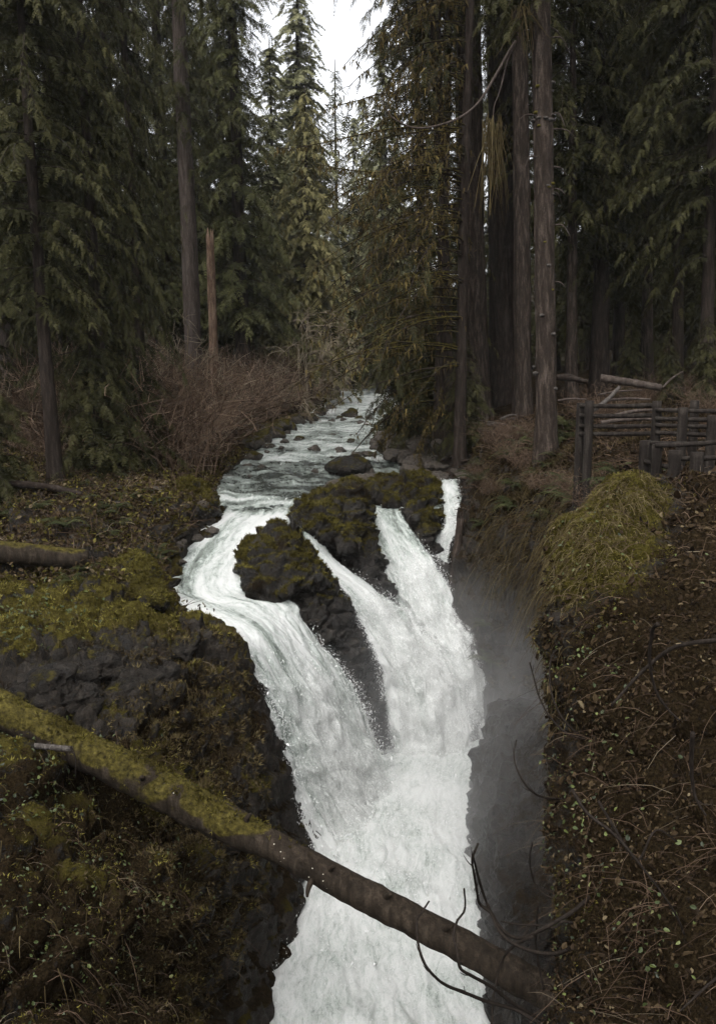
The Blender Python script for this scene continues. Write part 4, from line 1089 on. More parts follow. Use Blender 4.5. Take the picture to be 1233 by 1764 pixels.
# bare broadleaf trees and shrubs
def bare_tree(seed, H, n1, n2, n3, spread, mats, r=.05, droop=.2, upright=.5, z0=.15):
    rng = np.random.default_rng(seed)
    t = np.linspace(0, 1, 8)
    TR = np.stack([.12 * H * .3 * np.sin(t * 2 + seed), .1 * np.sin(t * 3), t * H * .75], 1)[None]
    az = rng.uniform(0, 6.283, n1); hh = rng.uniform(z0, .75, n1) * H
    d = np.stack([np.cos(az), np.sin(az), rng.uniform(.2, 1.0, n1) * upright], 1)
    L1 = spread * rng.uniform(.6, 1.1, n1)
    base = np.stack([np.interp(hh, TR[0, :, 2], TR[0, :, 0]), np.interp(hh, TR[0, :, 2], TR[0, :, 1]), np.minimum(hh, H * .75)], 1)
    A = base[:, None] + d[:, None] * (L1[:, None] * t)[:, :, None]
    A[:, :, 2] -= (L1 * droop)[:, None] * t ** 2
    A += np.cumsum(rng.normal(0, .03 * spread, A.shape), 1) * t[None, :, None]
    def sub(Pa, n, ln, rad, S_):
        N = len(Pa); ii = rng.integers(0, N, n); k = rng.integers(2, Pa.shape[1] - 1, n)
        p = Pa[ii, k]; tg = unit(Pa[ii, k + 1 if False else np.minimum(k + 1, Pa.shape[1] - 1)] - Pa[ii, k - 1])
        dd = unit(tg * .7 + rng.normal(0, .55, (n, 3)) + np.array([0, 0, .1]))
        l = ln * rng.uniform(.5, 1.2, n); s = np.linspace(0, 1, S_)
        Q = p[:, None] + dd[:, None] * (l[:, None] * s)[:, :, None]
        Q[:, :, 2] -= (l * droop)[:, None] * s ** 2
        Q += np.cumsum(rng.normal(0, .035 * ln, Q.shape), 1) * s[None, :, None]
        return Q, np.full((n, S_), rad) * np.linspace(1, .45, S_)
    B, rB = sub(A, n2, spread * .55, r * .32, 6)
    C, rC = sub(B, n3, spread * .3, r * .17, 4)
    V0, F0 = tubes(TR, np.linspace(r * 1.6, r * .7, 8)[None], 7)
    V1, F1 = tubes(A, np.full((n1, 8), r * .7) * np.linspace(1, .3, 8), 5)
    V2, F2 = tubes(B, rB, 4); V3, F3 = tubes(C, rC, 3)
    V, F, _ = join([(V0, F0), (V1, F1), (V2, F2), (V3, F3)])
    tint = np.concatenate([np.full(len(V0) + len(V1), .45), np.repeat(rng.uniform(.3, .9, n2), 24), np.repeat(rng.uniform(.3, 1, n3), 12)])
    return mk_mesh('crown', V, F, mats, True, {'tint': tint, 'moss': np.full(len(V), .3)}), mk_mesh('trunk', V0, F0, [BARK_DARK], True)

def bare(name, label, px, Y, me, cat, group=None, rz=0, sc=1.0, dz=-.1):
    b = base_at(px, Y); b = b + np.array([0, 0, dz])
    return tag(put(name, me, None, b, rz, sc), label, cat, group)
bt1, _ = bare_tree(601, 10, 16, 130, 420, 3.2, [TWIG_TAN], r=.085, droop=.45, upright=.45)
bare('bare_tree', 'bare mossy broadleaf tree with arching pale branches by the far river bend', 535, 58, bt1, 'tree', rz=1.0)
bt2, _ = bare_tree(602, 7.5, 14, 90, 260, 1.5, [TWIG_TAN], r=.04, droop=.05, upright=.9)
bare('bare_tree', 'small pale bare tree in front of the tall grey trunk', 325, 40, bt2, 'tree', rz=.4)
bt3, _ = bare_tree(603, 4.5, 12, 90, 260, 2.2, [TWIG_TAN], r=.05, droop=.35, upright=.7)
bare('bare_tree', 'low tangled bare tree leaning over the river bend', 560, 62, bt3, 'tree', rz=2.2)

def shrub_mesh(seed, H, W, n, mats):
    rng = np.random.default_rng(seed)
    az = rng.uniform(0, 6.283, n); rr = np.sqrt(rng.uniform(0, 1, n)) * W * .4
    base = np.stack([rr * np.cos(az), rr * np.sin(az), np.full(n, -.1)], 1)
    lean = rng.uniform(.1, 1.15, n) * W / H
    l = H * rng.uniform(.45, 1.1, n); t = np.linspace(0, 1, 6)
    a2 = az + rng.normal(0, 1.5, n)
    A = base[:, None] + np.stack([np.cos(a2)[:, None] * (l * lean)[:, None] * t ** 1.4, np.sin(a2)[:, None] * (l * lean)[:, None] * t ** 1.4, l[:, None] * (t - .22 * lean[:, None] * t ** 2)], -1)
    A += np.cumsum(rng.normal(0, .06, A.shape), 1)
    m = n * 6; ii = rng.integers(0, n, m); k = rng.integers(1, 6, m)
    d = unit(rng.normal(0, .8, (m, 3)) + np.array([0, 0, .35])); s = np.linspace(0, 1, 4); l2 = rng.uniform(.2, .8, m)
    B = A[ii, k][:, None] + d[:, None] * (l2[:, None] * s)[:, :, None] + np.cumsum(rng.normal(0, .02, (m, 4, 3)), 1)
    V1, F1 = tubes(A, np.full((n, 6), .014) * np.linspace(1, .4, 6), 3)
    V2, F2 = tubes(B, np.full((m, 4), .008) * np.linspace(1, .5, 4), 3)
    V, F, _ = join([(V1, F1), (V2, F2)])
    return mk_mesh('shrub', V, F, mats, False, {'tint': np.concatenate([np.repeat(rng.uniform(.1, .7, n), 18), np.repeat(rng.uniform(.15, .95, m), 12)])})
SH = [shrub_mesh(610 + i, 2.4, 3.0, 130, [TWIG_RED if i != 2 else TWIG_TAN]) for i in range(4)]
rng = np.random.default_rng(88)
sh_spots = []
for k in range(78):
    Y = 33 + 52 * rng.uniform() ** 1.3
    e = np.interp(Y, [30, 36.5, 44.5, 56, 78, 100], [350, 392, 446, 510, 574, 592])
    px = e - (52 + 180 * rng.uniform() ** 1.2) * 44 / Y
    sh_spots.append((px, Y, rng.uniform(.75, 1.15) * (1 + .55 * sstep(30, 100, e - px))))
for (px, Y, s) in sh_spots:
    k = int(rng.integers(0, 4))
    bare('bare_shrub', 'reddish brown leafless shrub in the thicket along the left river bank', px, Y, SH[k], 'shrub', 'leafless shrubs along the left bank', rng.uniform(0, 6), s)
for k in range(16):
    bare('bare_shrub', 'brown leafless shrub under the left hemlocks', rng.uniform(-40, 250), rng.uniform(30, 42), SH[k % 4], 'shrub', 'leafless shrubs under the left hemlocks', rng.uniform(0, 6), rng.uniform(.5, .9))
for k in range(10):
    bare('bare_shrub', 'dim brown shrub on the slope behind the fence', rng.uniform(1000, 1240), rng.uniform(29, 42), SH[(0, 1, 3)[k % 3]], 'shrub', 'shrubs behind the fence', rng.uniform(0, 6), rng.uniform(.3, .55))
for k, (px, Y, s, lab) in enumerate([(1150, 34, .42, 'small dark hemlock sapling behind the sloping grey log'), (1215, 31, .5, 'dark hemlock sapling at the right edge behind the fence'), (1085, 38, .5, 'dark hemlock sapling beneath the wood behind the fence')]):
    tree('hemlock_sapling', lab, px, Y, 6.5 * s, .06 * s, BARK_DARK, CR_SMALL, 0, seed=95 + k, cs=s, cat='sapling')

for k, (px, Y) in enumerate([(830, 29), (850, 27.5), (875, 28.5), (905, 27), (930, 25.2), (960, 24.2), (890, 30), (855, 31), (985, 22.6), (915, 29.5), (1000, 20.4), (1030, 18.8)]):
    bare('bare_shrub', 'low brown brush on the dim rim of the right gorge wall', px, Y, SH[(0, 1, 3)[k % 3]], 'shrub', 'brush on the right gorge rim', k * 1.1, .24 + .05 * (k % 4))

# =================================================================== LOGS, FENCE, BRANCHES, BOULDERS, FERNS
def path_tube(name, pts, radii, mat, k=12, n=10, seed=0, rough=.08, capends=True, mossfun=None):
    A = catmull(np.asarray(pts, float), n); rr = catmull(np.asarray(radii, float)[:, None], n)[:, 0]
    V, F = tubes(A[None], rr[None], k)
    S_ = len(A); V = V.reshape(S_, k, 3); c = A[:, None]
    q = V.reshape(-1, 3) / max(np.mean(radii) * 2, .05)
    V = c + (V - c) * (1 + rough * fbm(q * 1.3 + seed, 3, seed)).reshape(S_, k, 1)
    Vf = V.reshape(-1, 3)
    if capends:
        Vf = np.concatenate([Vf, A[:1], A[-1:]])
        i0 = np.arange(k); i1 = i0 + (S_ - 1) * k
        capF = np.concatenate([np.stack([np.roll(i0, -1), i0, np.full(k, S_ * k), np.full(k, S_ * k)], 1), np.stack([i1, np.roll(i1, -1), np.full(k, S_ * k + 1), np.full(k, S_ * k + 1)], 1)])
    me = bpy.data.meshes.new(name)
    fs = [tuple(f) for f in F] + ([tuple(f[:3]) for f in capF] if capends else [])
    me.from_pydata([tuple(v) for v in Vf], [], fs)
    me.polygons.foreach_set('use_smooth', np.ones(len(me.polygons), bool))
    me.materials.append(mat)
    at = me.attributes.new('moss', 'FLOAT', 'POINT')
    at.data.foreach_set('value', (mossfun(Vf) if mossfun else np.full(len(Vf), .0)).astype(np.float32))
    return me, A, rr

# the great log across the gorge
LOGP = [P(-330, 1105, 14.2), P(-120, 1165, 13.9), P(0, 1222, 13.5), P(120, 1282, 13.2), P(250, 1345, 12.95), P(370, 1408, 12.7), P(480, 1462, 12.4), P(600, 1527, 12.1), P(720, 1590, 11.8), P(850, 1660, 11.5), P(955, 1718, 11.25), P(1060, 1775, 11.0)]
LOGR = [.31, .305, .295, .30, .31, .29, .24, .235, .24, .24, .24, .235]
def log_moss(V):
    px, py = proj(V); return 0.50 * sstep(540, 200, px) + .6 * fbm(V * 1.5, 3, 4) * sstep(640, 420, px) - 0.5 * sstep(430, 600, px)
me, LA, LR = path_tube('log', LOGP, LOGR, BARK_WET, k=26, n=20, seed=5, rough=.15, mossfun=log_moss)
o = thing('fallen_log', 'long fallen log lying across the gorge, mossy at its left end', 'log', LOGP[5])
ob = put('trunk', me, o, tuple(-LOGP[5]))
for (px, ang, l) in [(545, -1.9, .26), (565, .5, .14), (662, .35, .12), (760, -.5, .2), (250, .9, .22), (420, .2, .16)]:
    j = int(np.argmin(np.abs(proj(LA)[0] - px))); T_ = unit(LA[j + 1] - LA[j]); s_ = unit(np.cross(T_, np.array([0, 0, 1.0]))); u_ = np.cross(s_, T_)
    if u_[2] < 0: u_ = -u_
    if s_[1] > 0: s_ = -s_
    dv = u_ * math.cos(ang) + s_ * math.sin(abs(ang)); p = LA[j] + dv * LR[j] * .8
    m2, _, _ = path_tube('branch_stub', [p, p + dv * (LR[j] * .2 + l * .5) + T_ * .02, p + dv * (LR[j] * .2 + l) + T_ * .06], [.055, .04, .022], BARK_WET, 7, 4, int(px), .25)
    put('branch_stub', m2, o, tuple(-LOGP[5]))
LOGC = o

def simple_log(name, label, pts, radii, mat, k=12, seed=0, mossv=0.0, cat='log', n=8, rough=.1):
    me, _, _ = path_tube(name, pts, radii, mat, k, n, seed, rough, True, (lambda V: np.full(len(V), mossv)))
    return tag(put(name, me), label, cat)
simple_log('fallen_log', 'old mossy log lying on the left bank above the moss outcrop', [P(-220, 930, 20.0), P(-40, 948, 20.8), P(60, 956, 21.2), P(152, 964, 21.5)], [.30, .30, .28, .25], BARK_WET, 16, 11, .25)
simple_log('fallen_log', 'thin dark log lying in the fern meadow on the left', [P(-60, 822, 26), P(20, 832, 26), P(90, 840, 26.2), P(142, 852, 26.2)], [.12, .12, .11, .09], BARK_DARK, 9, 12)
simple_log('broken_stick', 'grey stick lying on the rock beneath the great log', [P(-30, 1277, 12.9), P(40, 1283, 12.75), P(124, 1290, 12.55)], [.05, .05, .045], WOOD_GREY, 8, 13, cat='stick')
simple_log('hanging_twig', 'thin twig dangling below the great log at left', [P(122, 1286, 12.5), P(130, 1305, 12.45), P(131, 1340, 12.4)], [.02, .014, .008], TWIG_DARK, 5, 14, cat='twig')
simple_log('fallen_log', 'pale splintered log beside the knobbly trunk behind the fence', [P(930, 652, 27.5), P(975, 650, 27.4), P(1012, 658, 27.2)], [.07, .11, .08], BARK_DARK, 10, 15, rough=.4)
simple_log('fallen_log', 'straight grey log sloping down behind the fence', [P(1034, 651, 27.0), P(1080, 658, 26.7), P(1138, 668, 26.3)], [.12, .12, .10], BARK_GREY, 12, 16, rough=.2)
simple_log('leaning_pole', 'grey pole leaning up from the fence towards the sloping log', [P(1022, 706, 23), P(1044, 690, 23.3), P(1066, 667, 23.8)], [.06, .06, .05], WOOD_GREY, 8, 17, cat='pole')
for i, (a, b_, r, lab) in enumerate([((1040, 690, 24), (1120, 688, 24), .07, 'thin grey branch lying level behind the top rail'), ((1030, 680, 25), (1105, 672, 25.5), .05, 'thin dead branch under the sloping log'), ((1060, 715, 22.5), (1130, 706, 22.5), .08, 'broken pale branch seen between the top and second rail'), ((1035, 728, 21.5), (1125, 722, 21.5), .09, 'twisted pale branch seen between the second and third rail'), ((960, 690, 25), (1010, 688, 25), .05, 'low dead branch between the knobbly trunk and the fence'), ((1140, 668, 28), (1175, 640, 28.5), .06, 'dead branch tilted up at the right end of the sloping log')]):
    p, q = P(*a), P(*b_); mm = (p + q) / 2 + np.array([0, .1, .03])
    simple_log('dead_branch', lab, [p, mm, q], [r * .6, r * .6, r * .35], BARK_GREY, 7, 30 + i, cat='branch', rough=.25)

# debris heap on the right bank below the trunks
rng = np.random.default_rng(5)
for i in range(16):
    px, py, Y = rng.uniform(700, 920), rng.uniform(700, 770), rng.uniform(31, 36)
    b = base_at(px, Y); a = rng.uniform(-.7, .7); l = rng.uniform(.5, 1.6)
    d = np.array([math.cos(a), math.sin(a), rng.uniform(-.2, .35)])
    tag(simple_log('drift_wood', 'dead stick in the litter below the reddish trunks', [b - d * l * .5 + [0, 0, .08], b + [0, 0, .16], b + d * l * .5 + [0, 0, .10]], [.05, .05, .03], WOOD_GREY if i % 2 else BARK_DARK, 7, 50 + i, cat='stick'), group='sticks below the reddish trunks')

# split rail fence
fo = thing('rail_fence', 'dark wooden post and rail fence along the trail on the right', 'fence', P(1130, 790, 17.5))
off = tuple(-P(1130, 790, 17.5))
def fpost(px, y0, Y, r=.12, dy=0):
    r *= .82
    t = P(px, y0, Y); zb = min(zat(t[0], t[1]), t[2] - .6) - .25
    me, _, _ = path_tube('post', [np.array([t[0], t[1], zb]), np.array([t[0] + .01, t[1], (zb + t[2]) / 2]), t], [r * 1.05, r, r * .95], RAIL, 10, 5, int(px), .06)
    put('post', me, fo, off)
def frail(a, b_, r=.065):
    r *= .66
    p, q = P(*a), P(*b_)
    me, _, _ = path_tube('rail', [p, (p + q) / 2 + np.array([0, 0, -.015]), q], [r, r * 1.08, r], RAIL, 8, 5, int(a[0] + a[1]), .10)
    put('rail', me, fo, off)
for a in [(1000, 694, 19.0), (1015, 690, 18.7), (1131, 691, 17.7), (1176, 702, 16.8), (1196, 690, 18.3), (1226, 716, 16.6), (1262, 695, 18)]: fpost(*a)
for y in (699, 716, 734, 747): frail((998, y, 18.9), (1138, y - 1, 17.75), .07)
for (y0, y1) in ((706, 708), (721, 722), (732, 735), (745, 750)): frail((1128, y0, 17.6), (1275, y1, 17.0), .065)
for a in [(1111, 759, 16.2, .14), (1131, 766, 15.7, .12), (1162, 776, 15.3, .14), (1200, 779, 15.1, .15), (1248, 772, 15.0, .14)]: fpost(*a)
for (a, b_) in [((1104, 762, 16.3), (1180, 764, 15.6)), ((1128, 768, 15.65), (1275, 758, 14.9)), ((1150, 790, 15.35), (1275, 786, 14.95)), ((1110, 795, 16.1), (1165, 806, 15.4)), ((1190, 812, 15.15), (1275, 812, 14.95))]: frail(a, b_)

# knots, shelf fungus and mossy stubs on the knobbly trunk
rng = np.random.default_rng(9)
def sph(n=6, m=8):
    th = np.linspace(0, np.pi, n); ph = np.arange(m) * 2 * np.pi / m
    V = np.array([[math.sin(a) * math.cos(b), math.sin(a) * math.sin(b), math.cos(a)] for a in th for b in ph])
    F = np.array([[i * m + j, (i + 1) * m + j, (i + 1) * m + (j + 1) % m, i * m + (j + 1) % m] for i in range(n - 1) for j in range(m)])
    return V, F
sv, sf = sph(5, 7)
for i in range(26):
    z = rng.uniform(2.0, 12.0); az = rng.uniform(R(180), R(360)); r = .30 - .003 * z
    s = rng.uniform(.04, .085)
    V = sv * np.array([s * 1.3, s * 1.1, s * .7]) + np.array([math.cos(az) * (r + .02), math.sin(az) * (r + .02), z])
    put('shelf_fungus' if i % 3 else 'mossy_knob', mk_mesh('knob', V, sf, [WOOD_GREY if i % 3 else MOSS], True, {'tint': np.full(len(V), .6)}), knob)
for i in range(12):
    z = rng.uniform(3.0, 12.5); az = rng.choice([R(180), R(0)]) + rng.normal(0, .5); d = np.array([math.cos(az), math.sin(az), 0]); l = rng.uniform(.3, .8)
    me, _, _ = path_tube('dead_limb', [d * .25 + [0, 0, z], d * (.25 + l * .6) + [0, 0, z - .03], d * (.25 + l) + [0, 0, z - rng.uniform(.1, .5)]], [.03, .022, .01], BARK_GREY, 5, 4, i)
    put('dead_limb', me, knob)
# long bare bough sweeping from the knobbly trunk to the left
kb = np.array(knob_b)
pts = [P(920, 68, 26.4), P(905, 90, 26.2), P(880, 130, 26.0), P(850, 172, 25.8), P(815, 196, 25.6), P(770, 208, 25.5), P(735, 207, 25.4), P(705, 190, 25.4), P(692, 172, 25.4)]
me, _, _ = path_tube('dead_limb', pts, [.045, .042, .04, .036, .032, .03, .026, .02, .012], BARK_GREY, 7, 8, 3, .1)
put('dead_limb', me, knob, tuple(-kb))
me, _, _ = path_tube('dead_limb', [P(918, 75, 26.4), P(905, 100, 26.2), P(890, 150, 26.1), P(878, 180, 26.0), P(876, 210, 26.0)], [.03, .026, .022, .016, .01], BARK_GREY, 6, 6, 4, .1)
put('dead_limb', me, knob, tuple(-kb))
# hanging moss beards: below that limb, and at the top of the trunk
def beard(parent, off, p0, n, w, h, tint, seed, mat, name='moss_beard'):
    g = np.random.default_rng(seed)
    s = np.linspace(0, 1, 6); st = p0 + g.normal(0, 1, (n, 3)) * np.array([w * .25, w * .25, h * .06])
    dx = g.normal(0, w * .45, n); l = h * g.uniform(.3, 1.05, n)
    A = st[:, None] + np.stack([dx[:, None] * s ** 1.2, g.normal(0, w * .3, n)[:, None] * s, -l[:, None] * s], -1) + np.cumsum(g.normal(0, .015, (n, 6, 3)), 1)
    V, F = tubes(A, np.full((n, 6), .014) * np.linspace(1, .4, 6), 3)
    put(name, mk_mesh(name, V, F, [mat], False, {'tint': np.repeat(np.clip(g.normal(tint, .15, n), 0, 1), 18)}), parent, off)
beard(knob, tuple(-kb), P(876, 205, 26.0), 60, .7, 2.6, .6, 71, MOSS_BROWN)
beard(knob, tuple(-kb), P(938, 12, 26.2), 40, .7, 1.3, .6, 72, MOSS_BROWN)

# foreground bare branches over the gorge (lower right)
BR = [
    ('bare twig curving up in front of the log, leftmost over the white water', 8.0, [(975, 1785), (928, 1762), (887, 1739), (841, 1726), (795, 1708), (764, 1695), (739, 1672), (726, 1649), (719, 1618), (718, 1587), (726, 1572), (739, 1552)], .014),
    ('bare twig with dry seed heads rising across the log', 8.1, [(975, 1780), (934, 1757), (887, 1731), (846, 1700), (810, 1680), (792, 1667), (787, 1639), (781, 1613), (787, 1587), (798, 1572), (801, 1557), (799, 1531)], .014),
    ('longest dark hooked branch curling up beside the dark block', 8.5, [(1050, 1600), (1021, 1613), (980, 1634), (954, 1643), (918, 1639), (887, 1627), (867, 1613), (854, 1593), (844, 1572), (826, 1557), (821, 1536), (816, 1505), (813, 1480), (823, 1453)], .016),
    ('dark branch running beside the longest hooked branch', 8.6, [(1015, 1545), (990, 1567), (959, 1587), (928, 1603), (898, 1616), (872, 1608), (851, 1582), (836, 1551), (826, 1521), (818, 1490), (814, 1474)], .016),
    ('short level twig crossing the hooked branches', 8.5, [(985, 1590), (968, 1588), (954, 1598), (928, 1594), (898, 1593), (862, 1587)], .011),
    ('curved twig pointing up above the hooked branches', 9.0, [(1040, 1575), (1011, 1557), (970, 1551), (944, 1544), (923, 1526), (914, 1500), (912, 1474), (917, 1451)], .011),
    ('drooping twig hanging from the hooked branches across the log', 8.4, [(918, 1613), (887, 1628), (867, 1649), (857, 1680), (849, 1721), (846, 1775)], .012),
    ('upright twig beside the leafy slope below the hooked branches', 8.5, [(936, 1705), (928, 1664), (922, 1628), (924, 1593), (926, 1557)], .010),
    ('hook shaped twig above the dark block', 10.0, [(1010, 1372), (975, 1377), (954, 1376), (928, 1371), (908, 1356), (895, 1336), (887, 1315), (885, 1295), (889, 1275)], .011),
    ('long twig arching up from the slope in front of the misty wall', 10.8, [(1080, 1284), (1046, 1282), (1000, 1272), (970, 1259), (944, 1231), (928, 1200), (918, 1164), (912, 1141)], .012),
    ('twig hugging the mossy edge of the slope', 10.9, [(1020, 1284), (1005, 1272), (975, 1246), (954, 1210), (946, 1170), (949, 1133), (959, 1118)], .011),
    ('thick bare branch crossing the leafy slope from the right edge', 8.9, [(1260, 1098), (1233, 1103), (1190, 1108), (1154, 1118), (1123, 1141), (1093, 1169), (1052, 1216)], .020),
    ('crooked dark twig crossing the thick bare branch', 8.8, [(1132, 1075), (1123, 1087), (1118, 1139), (1129, 1190), (1150, 1222), (1170, 1241)], .014),
    ('dark forked stem low on the right of the slope', 7.6, [(1192, 1262), (1190, 1320), (1196, 1370), (1215, 1405)], .014),
    ('pale stem slanting at the lower right corner', 6.0, [(1250, 1672), (1215, 1700), (1170, 1742)], .010),
    ('long thin stem arching down the slope to the lower right', 7.2, [(985, 1360), (1010, 1400), (1060, 1440), (1110, 1500), (1160, 1570), (1190, 1640), (1215, 1700)], .010),
    ('thin stem slanting across the middle of the slope', 8.0, [(1030, 1380), (1075, 1455), (1100, 1480), (1130, 1430), (1180, 1460), (1240, 1480)], .009),
]
for i, (lab, Y, pts, r) in enumerate(BR):
    n = len(pts); g = np.random.default_rng(1000 + i)
    W = [P(x, y, Y + .25 * math.sin(k * .7 + i)) for k, (x, y) in enumerate(pts)]
    fat = np.linspace(1.6, .75, n) * r
    me, A, rr = path_tube('stem', W, list(fat), TWIG_DARK, 6, 6, i, .22)
    o = thing('bare_branch', lab, 'branch', W[0])
    put('stem', me, o, tuple(-W[0]))
    for k in range(int(n * .8)):
        j = g.integers(5, len(A) - 3); d = unit(g.normal(0, 1, 3)) * .5 + unit(A[j + 1] - A[j]); d = unit(d); l = g.uniform(.05, .17)
        m2, _, _ = path_tube('twig', [A[j], A[j] + d * l * .5, A[j] + d * l + [0, 0, .03]], [r * .45, r * .35, r * .2], TWIG_DARK, 4, 3, k, .1, False)
        put('twig', m2, o, tuple(-W[0]))

# boulders
def boulder_mesh(seed, moss):
    g = np.random.default_rng(seed)
    pts = unit(g.normal(0, 1, (15, 3))) * np.array([1.1, .85, .6]) * g.uniform(.8, 1.1, (15, 1))
    V, F = hull(pts); V, F, N = remesh(V, F, .11); V = relax(V, F, 1); N = vnormals(V, F)
    V = V + N * (.10 * facet(V * 1.6 + seed, seed) + .05 * fbm(V * 3, 3, seed))[:, None]; N = vnormals(V, F)
    return mk_mesh('boulder', V, F, [MAT_STONE], True, {'moss': moss + .5 * (N[:, 2] - .5) + .25 * fbm(V * 1.5, 3, seed), 'soil': -.4 + 0 * V[:, 0]})
MAT_STONE = m_ground('river_stone', rock=(0.020, 0.070, 0.16), gloss=.5, spec=.2)
BM = [boulder_mesh(800 + i, .5) for i in range(4)]; BB = [boulder_mesh(820 + i, -.1) for i in range(6)]
def boulder(px, py, wpx, Y, me, label, group=None, rz=0.0, sq=1.0):
    c = P(px, py, Y); s = wpx / FPX * Y / 2.0
    return tag(put('boulder', me, None, c - np.array([0, 0, s * .12]), rz, (s, s, s * sq)), label, 'boulder', group)
for i, a in enumerate([(437, 784, 36, 38.5, BM[0], 'mossy dark boulder standing in the rapids near the left bank'), (385, 799, 46, 36.3, BM[1], 'dark mossy boulder at the left water edge below the mossy cobbles'), (541, 772, 28, 41, BB[0], 'small black boulder alone in midstream'), (607, 712, 44, 60, BM[2], 'mossy green boulder in the far upper rapids'), (622, 721, 26, 58, BM[3], 'low mossy stone beside the far mossy boulder'),
                       (484, 771, 14, 41, BB[1], 'tiny black stone in the rapids beside the left mossy boulder'), (585, 776, 40, 41, BB[2], 'flat dark stone upstream of the brown boulder'), (660, 752, 46, 45, BB[3], 'long dark boulder at the right edge of the rapids'), (648, 772, 40, 41.5, BB[4], 'dark boulder behind the brown flat boulder'), (614, 782, 26, 37, BB[5], 'small dark stone touching the back of the brown boulder'), (702, 736, 36, 48, BB[2], 'dark boulder under the drooping hemlock at the water'), (572, 725, 20, 55, BB[0], 'black stone in the upper rapids')]):
    boulder(*a[:5], a[5], None, i * 1.3)
rng = np.random.default_rng(21)
for i, (px, py, w, Y) in enumerate([(425, 742, 44, 46), (446, 754, 48, 44.5), (412, 762, 40, 42.5), (478, 736, 40, 49), (500, 728, 34, 53), (518, 719, 28, 57), (432, 768, 34, 41), (545, 713, 22, 62), (460, 742, 36, 47), (492, 740, 30, 50), (405, 748, 40, 44), (470, 752, 26, 45.5), (530, 724, 20, 56), (562, 706, 20, 68)]):
    boulder(px + 8, py - 5, w * 1.35, Y, BM[i % 4], 'mossy cobble heaped along the left water edge above the rapids', 'mossy cobbles along the left water edge', rng.uniform(0, 6))
for i in range(80):
    u, v = rng.uniform(), rng.uniform()
    Y = 31.5 + 12 * v; px = (800 - 110 * v) - (130 - 60 * v) * u * rng.uniform(.6, 1)
    b = base_at(px, Y); zw = np.interp(Y, [31, 34, 38, 42, 47], [-2.7, -2.45, -2.25, -2.1, -1.95])
    s = rng.uniform(.20, .6) * (1.3 if rng.uniform() < .2 else 1)
    tag(put('boulder', BB[i % 6], None, (b[0], b[1], max(b[2], zw) + s * .35), rng.uniform(0, 6), (s, s, s * rng.uniform(.7, 1))), 'bare grey brown stone in the rubble on the right water edge', 'boulder', 'stones in the right bank rubble')
for i in range(22):
    px, Y = rng.uniform(575, 745), rng.uniform(30.6, 33.0); s = rng.uniform(.2, .6)
    b = PX(px, Y, -2.55)
    tag(put('boulder', BB[i % 6], None, (b[0], b[1], -2.5 + rng.uniform(0, .22)), rng.uniform(0, 6), (s, s, s * .7)), 'bare brown stone behind the moss topped falls rocks', 'boulder', 'stones behind the falls rocks')
rng = np.random.default_rng(24)
for i in range(46):
    Y = rng.uniform(33, 70); z = np.interp(Y, [31, 34, 38, 42, 47, 55, 65, 75], [-2.82, -2.58, -2.36, -2.2, -2.02, -1.86, -1.72, -1.58])
    lo, hi = np.interp(Y, [33, 38, 42, 47, 55, 65, 75], [395, 420, 445, 475, 510, 540, 575]), np.interp(Y, [33, 38, 42, 47, 55, 65, 75], [640, 660, 690, 705, 710, 715, 705])
    u = rng.beta(1.2, .8) if rng.uniform() < .75 else rng.uniform(0, .2)
    p = PX(lo + (hi - lo) * u, Y, z); s = rng.uniform(.14, .38)
    tag(put('boulder', (BM if i % 4 == 0 else BB)[i % 4], None, (p[0], p[1], z + s * .12), rng.uniform(0, 6), s), 'small wet stone breaking the surface of the upper rapids', 'boulder', 'small stones in the upper rapids')
rng = np.random.default_rng(22)
for i in range(20):
    px, py, Y = rng.uniform(270, 372), 0, rng.uniform(24.0, 29.5)
    p = PX(px, Y, -3.2); zz = zat(p[0], p[1]); s = rng.uniform(.12, .32)
    tag(put('boulder', BB[i % 6], None, (p[0], p[1], zz), rng.uniform(0, 6), s), 'small dark stone at the left water edge above the falls', 'boulder', 'small stones at the left water edge')

# ferns
def frond_mesh(seed, l=.8):
    g = np.random.default_rng(seed); V, F, T = [], [], []
    d = np.array([1.0, 0, 0]); sd_ = np.array([0, 1.0, 0]); el = g.uniform(.6, 1.15); m = 15; t = np.linspace(0, 1, m)
    sp = d[None] * (l * t * math.cos(el * .6))[:, None] + np.array([0, 0, 1.0])[None] * (l * (math.sin(el) * t - .75 * t ** 2))[:, None]
    Vt, Ft = tubes(sp[None], np.linspace(.007, .003, m)[None], 3)
    V = [v for v in Vt]; F = [list(f) for f in Ft]
    for k in range(1, m):
        w = l * .20 * math.sin(math.pi * min(1, .18 + .82 * t[k])) ** .7 * (1.05 - .6 * t[k])
        for s in (-1, 1):
            b0 = sp[k]; tip = b0 + s * sd_ * w + d * w * .35 + np.array([0, 0, -w * .25 + g.normal(0, .01)])
            k0 = len(V); hw = d * l * .024
            V.extend([b0 - hw, b0 + hw, tip + hw * .3, tip - hw * .3]); F.append([k0, k0 + 1, k0 + 2, k0 + 3])
    V = np.array(V)
    return mk_mesh('frond', V, np.array(F), [FERN], False, {'tint': np.full(len(V), np.clip(g.normal(.5, .2), .1, .9))})
FN = [frond_mesh(840 + i) for i in range(6)]
def fern(px, Y, s, label, group, k=0, dz=0.0):
    b = base_at(px, Y); g = np.random.default_rng(int(px * 7 + Y * 13))
    o = thing('sword_fern', label, 'fern', (b[0], b[1], b[2] + dz), k * 1.1, group, s)
    for f in range(11):
        fr = put('frond', FN[g.integers(0, 6)], o, (0, 0, 0), f * 2.399 + g.normal(0, .2), g.uniform(.7, 1.15)); fr.rotation_euler[1] = g.normal(0, .15)
    return o
rng = np.random.default_rng(31)
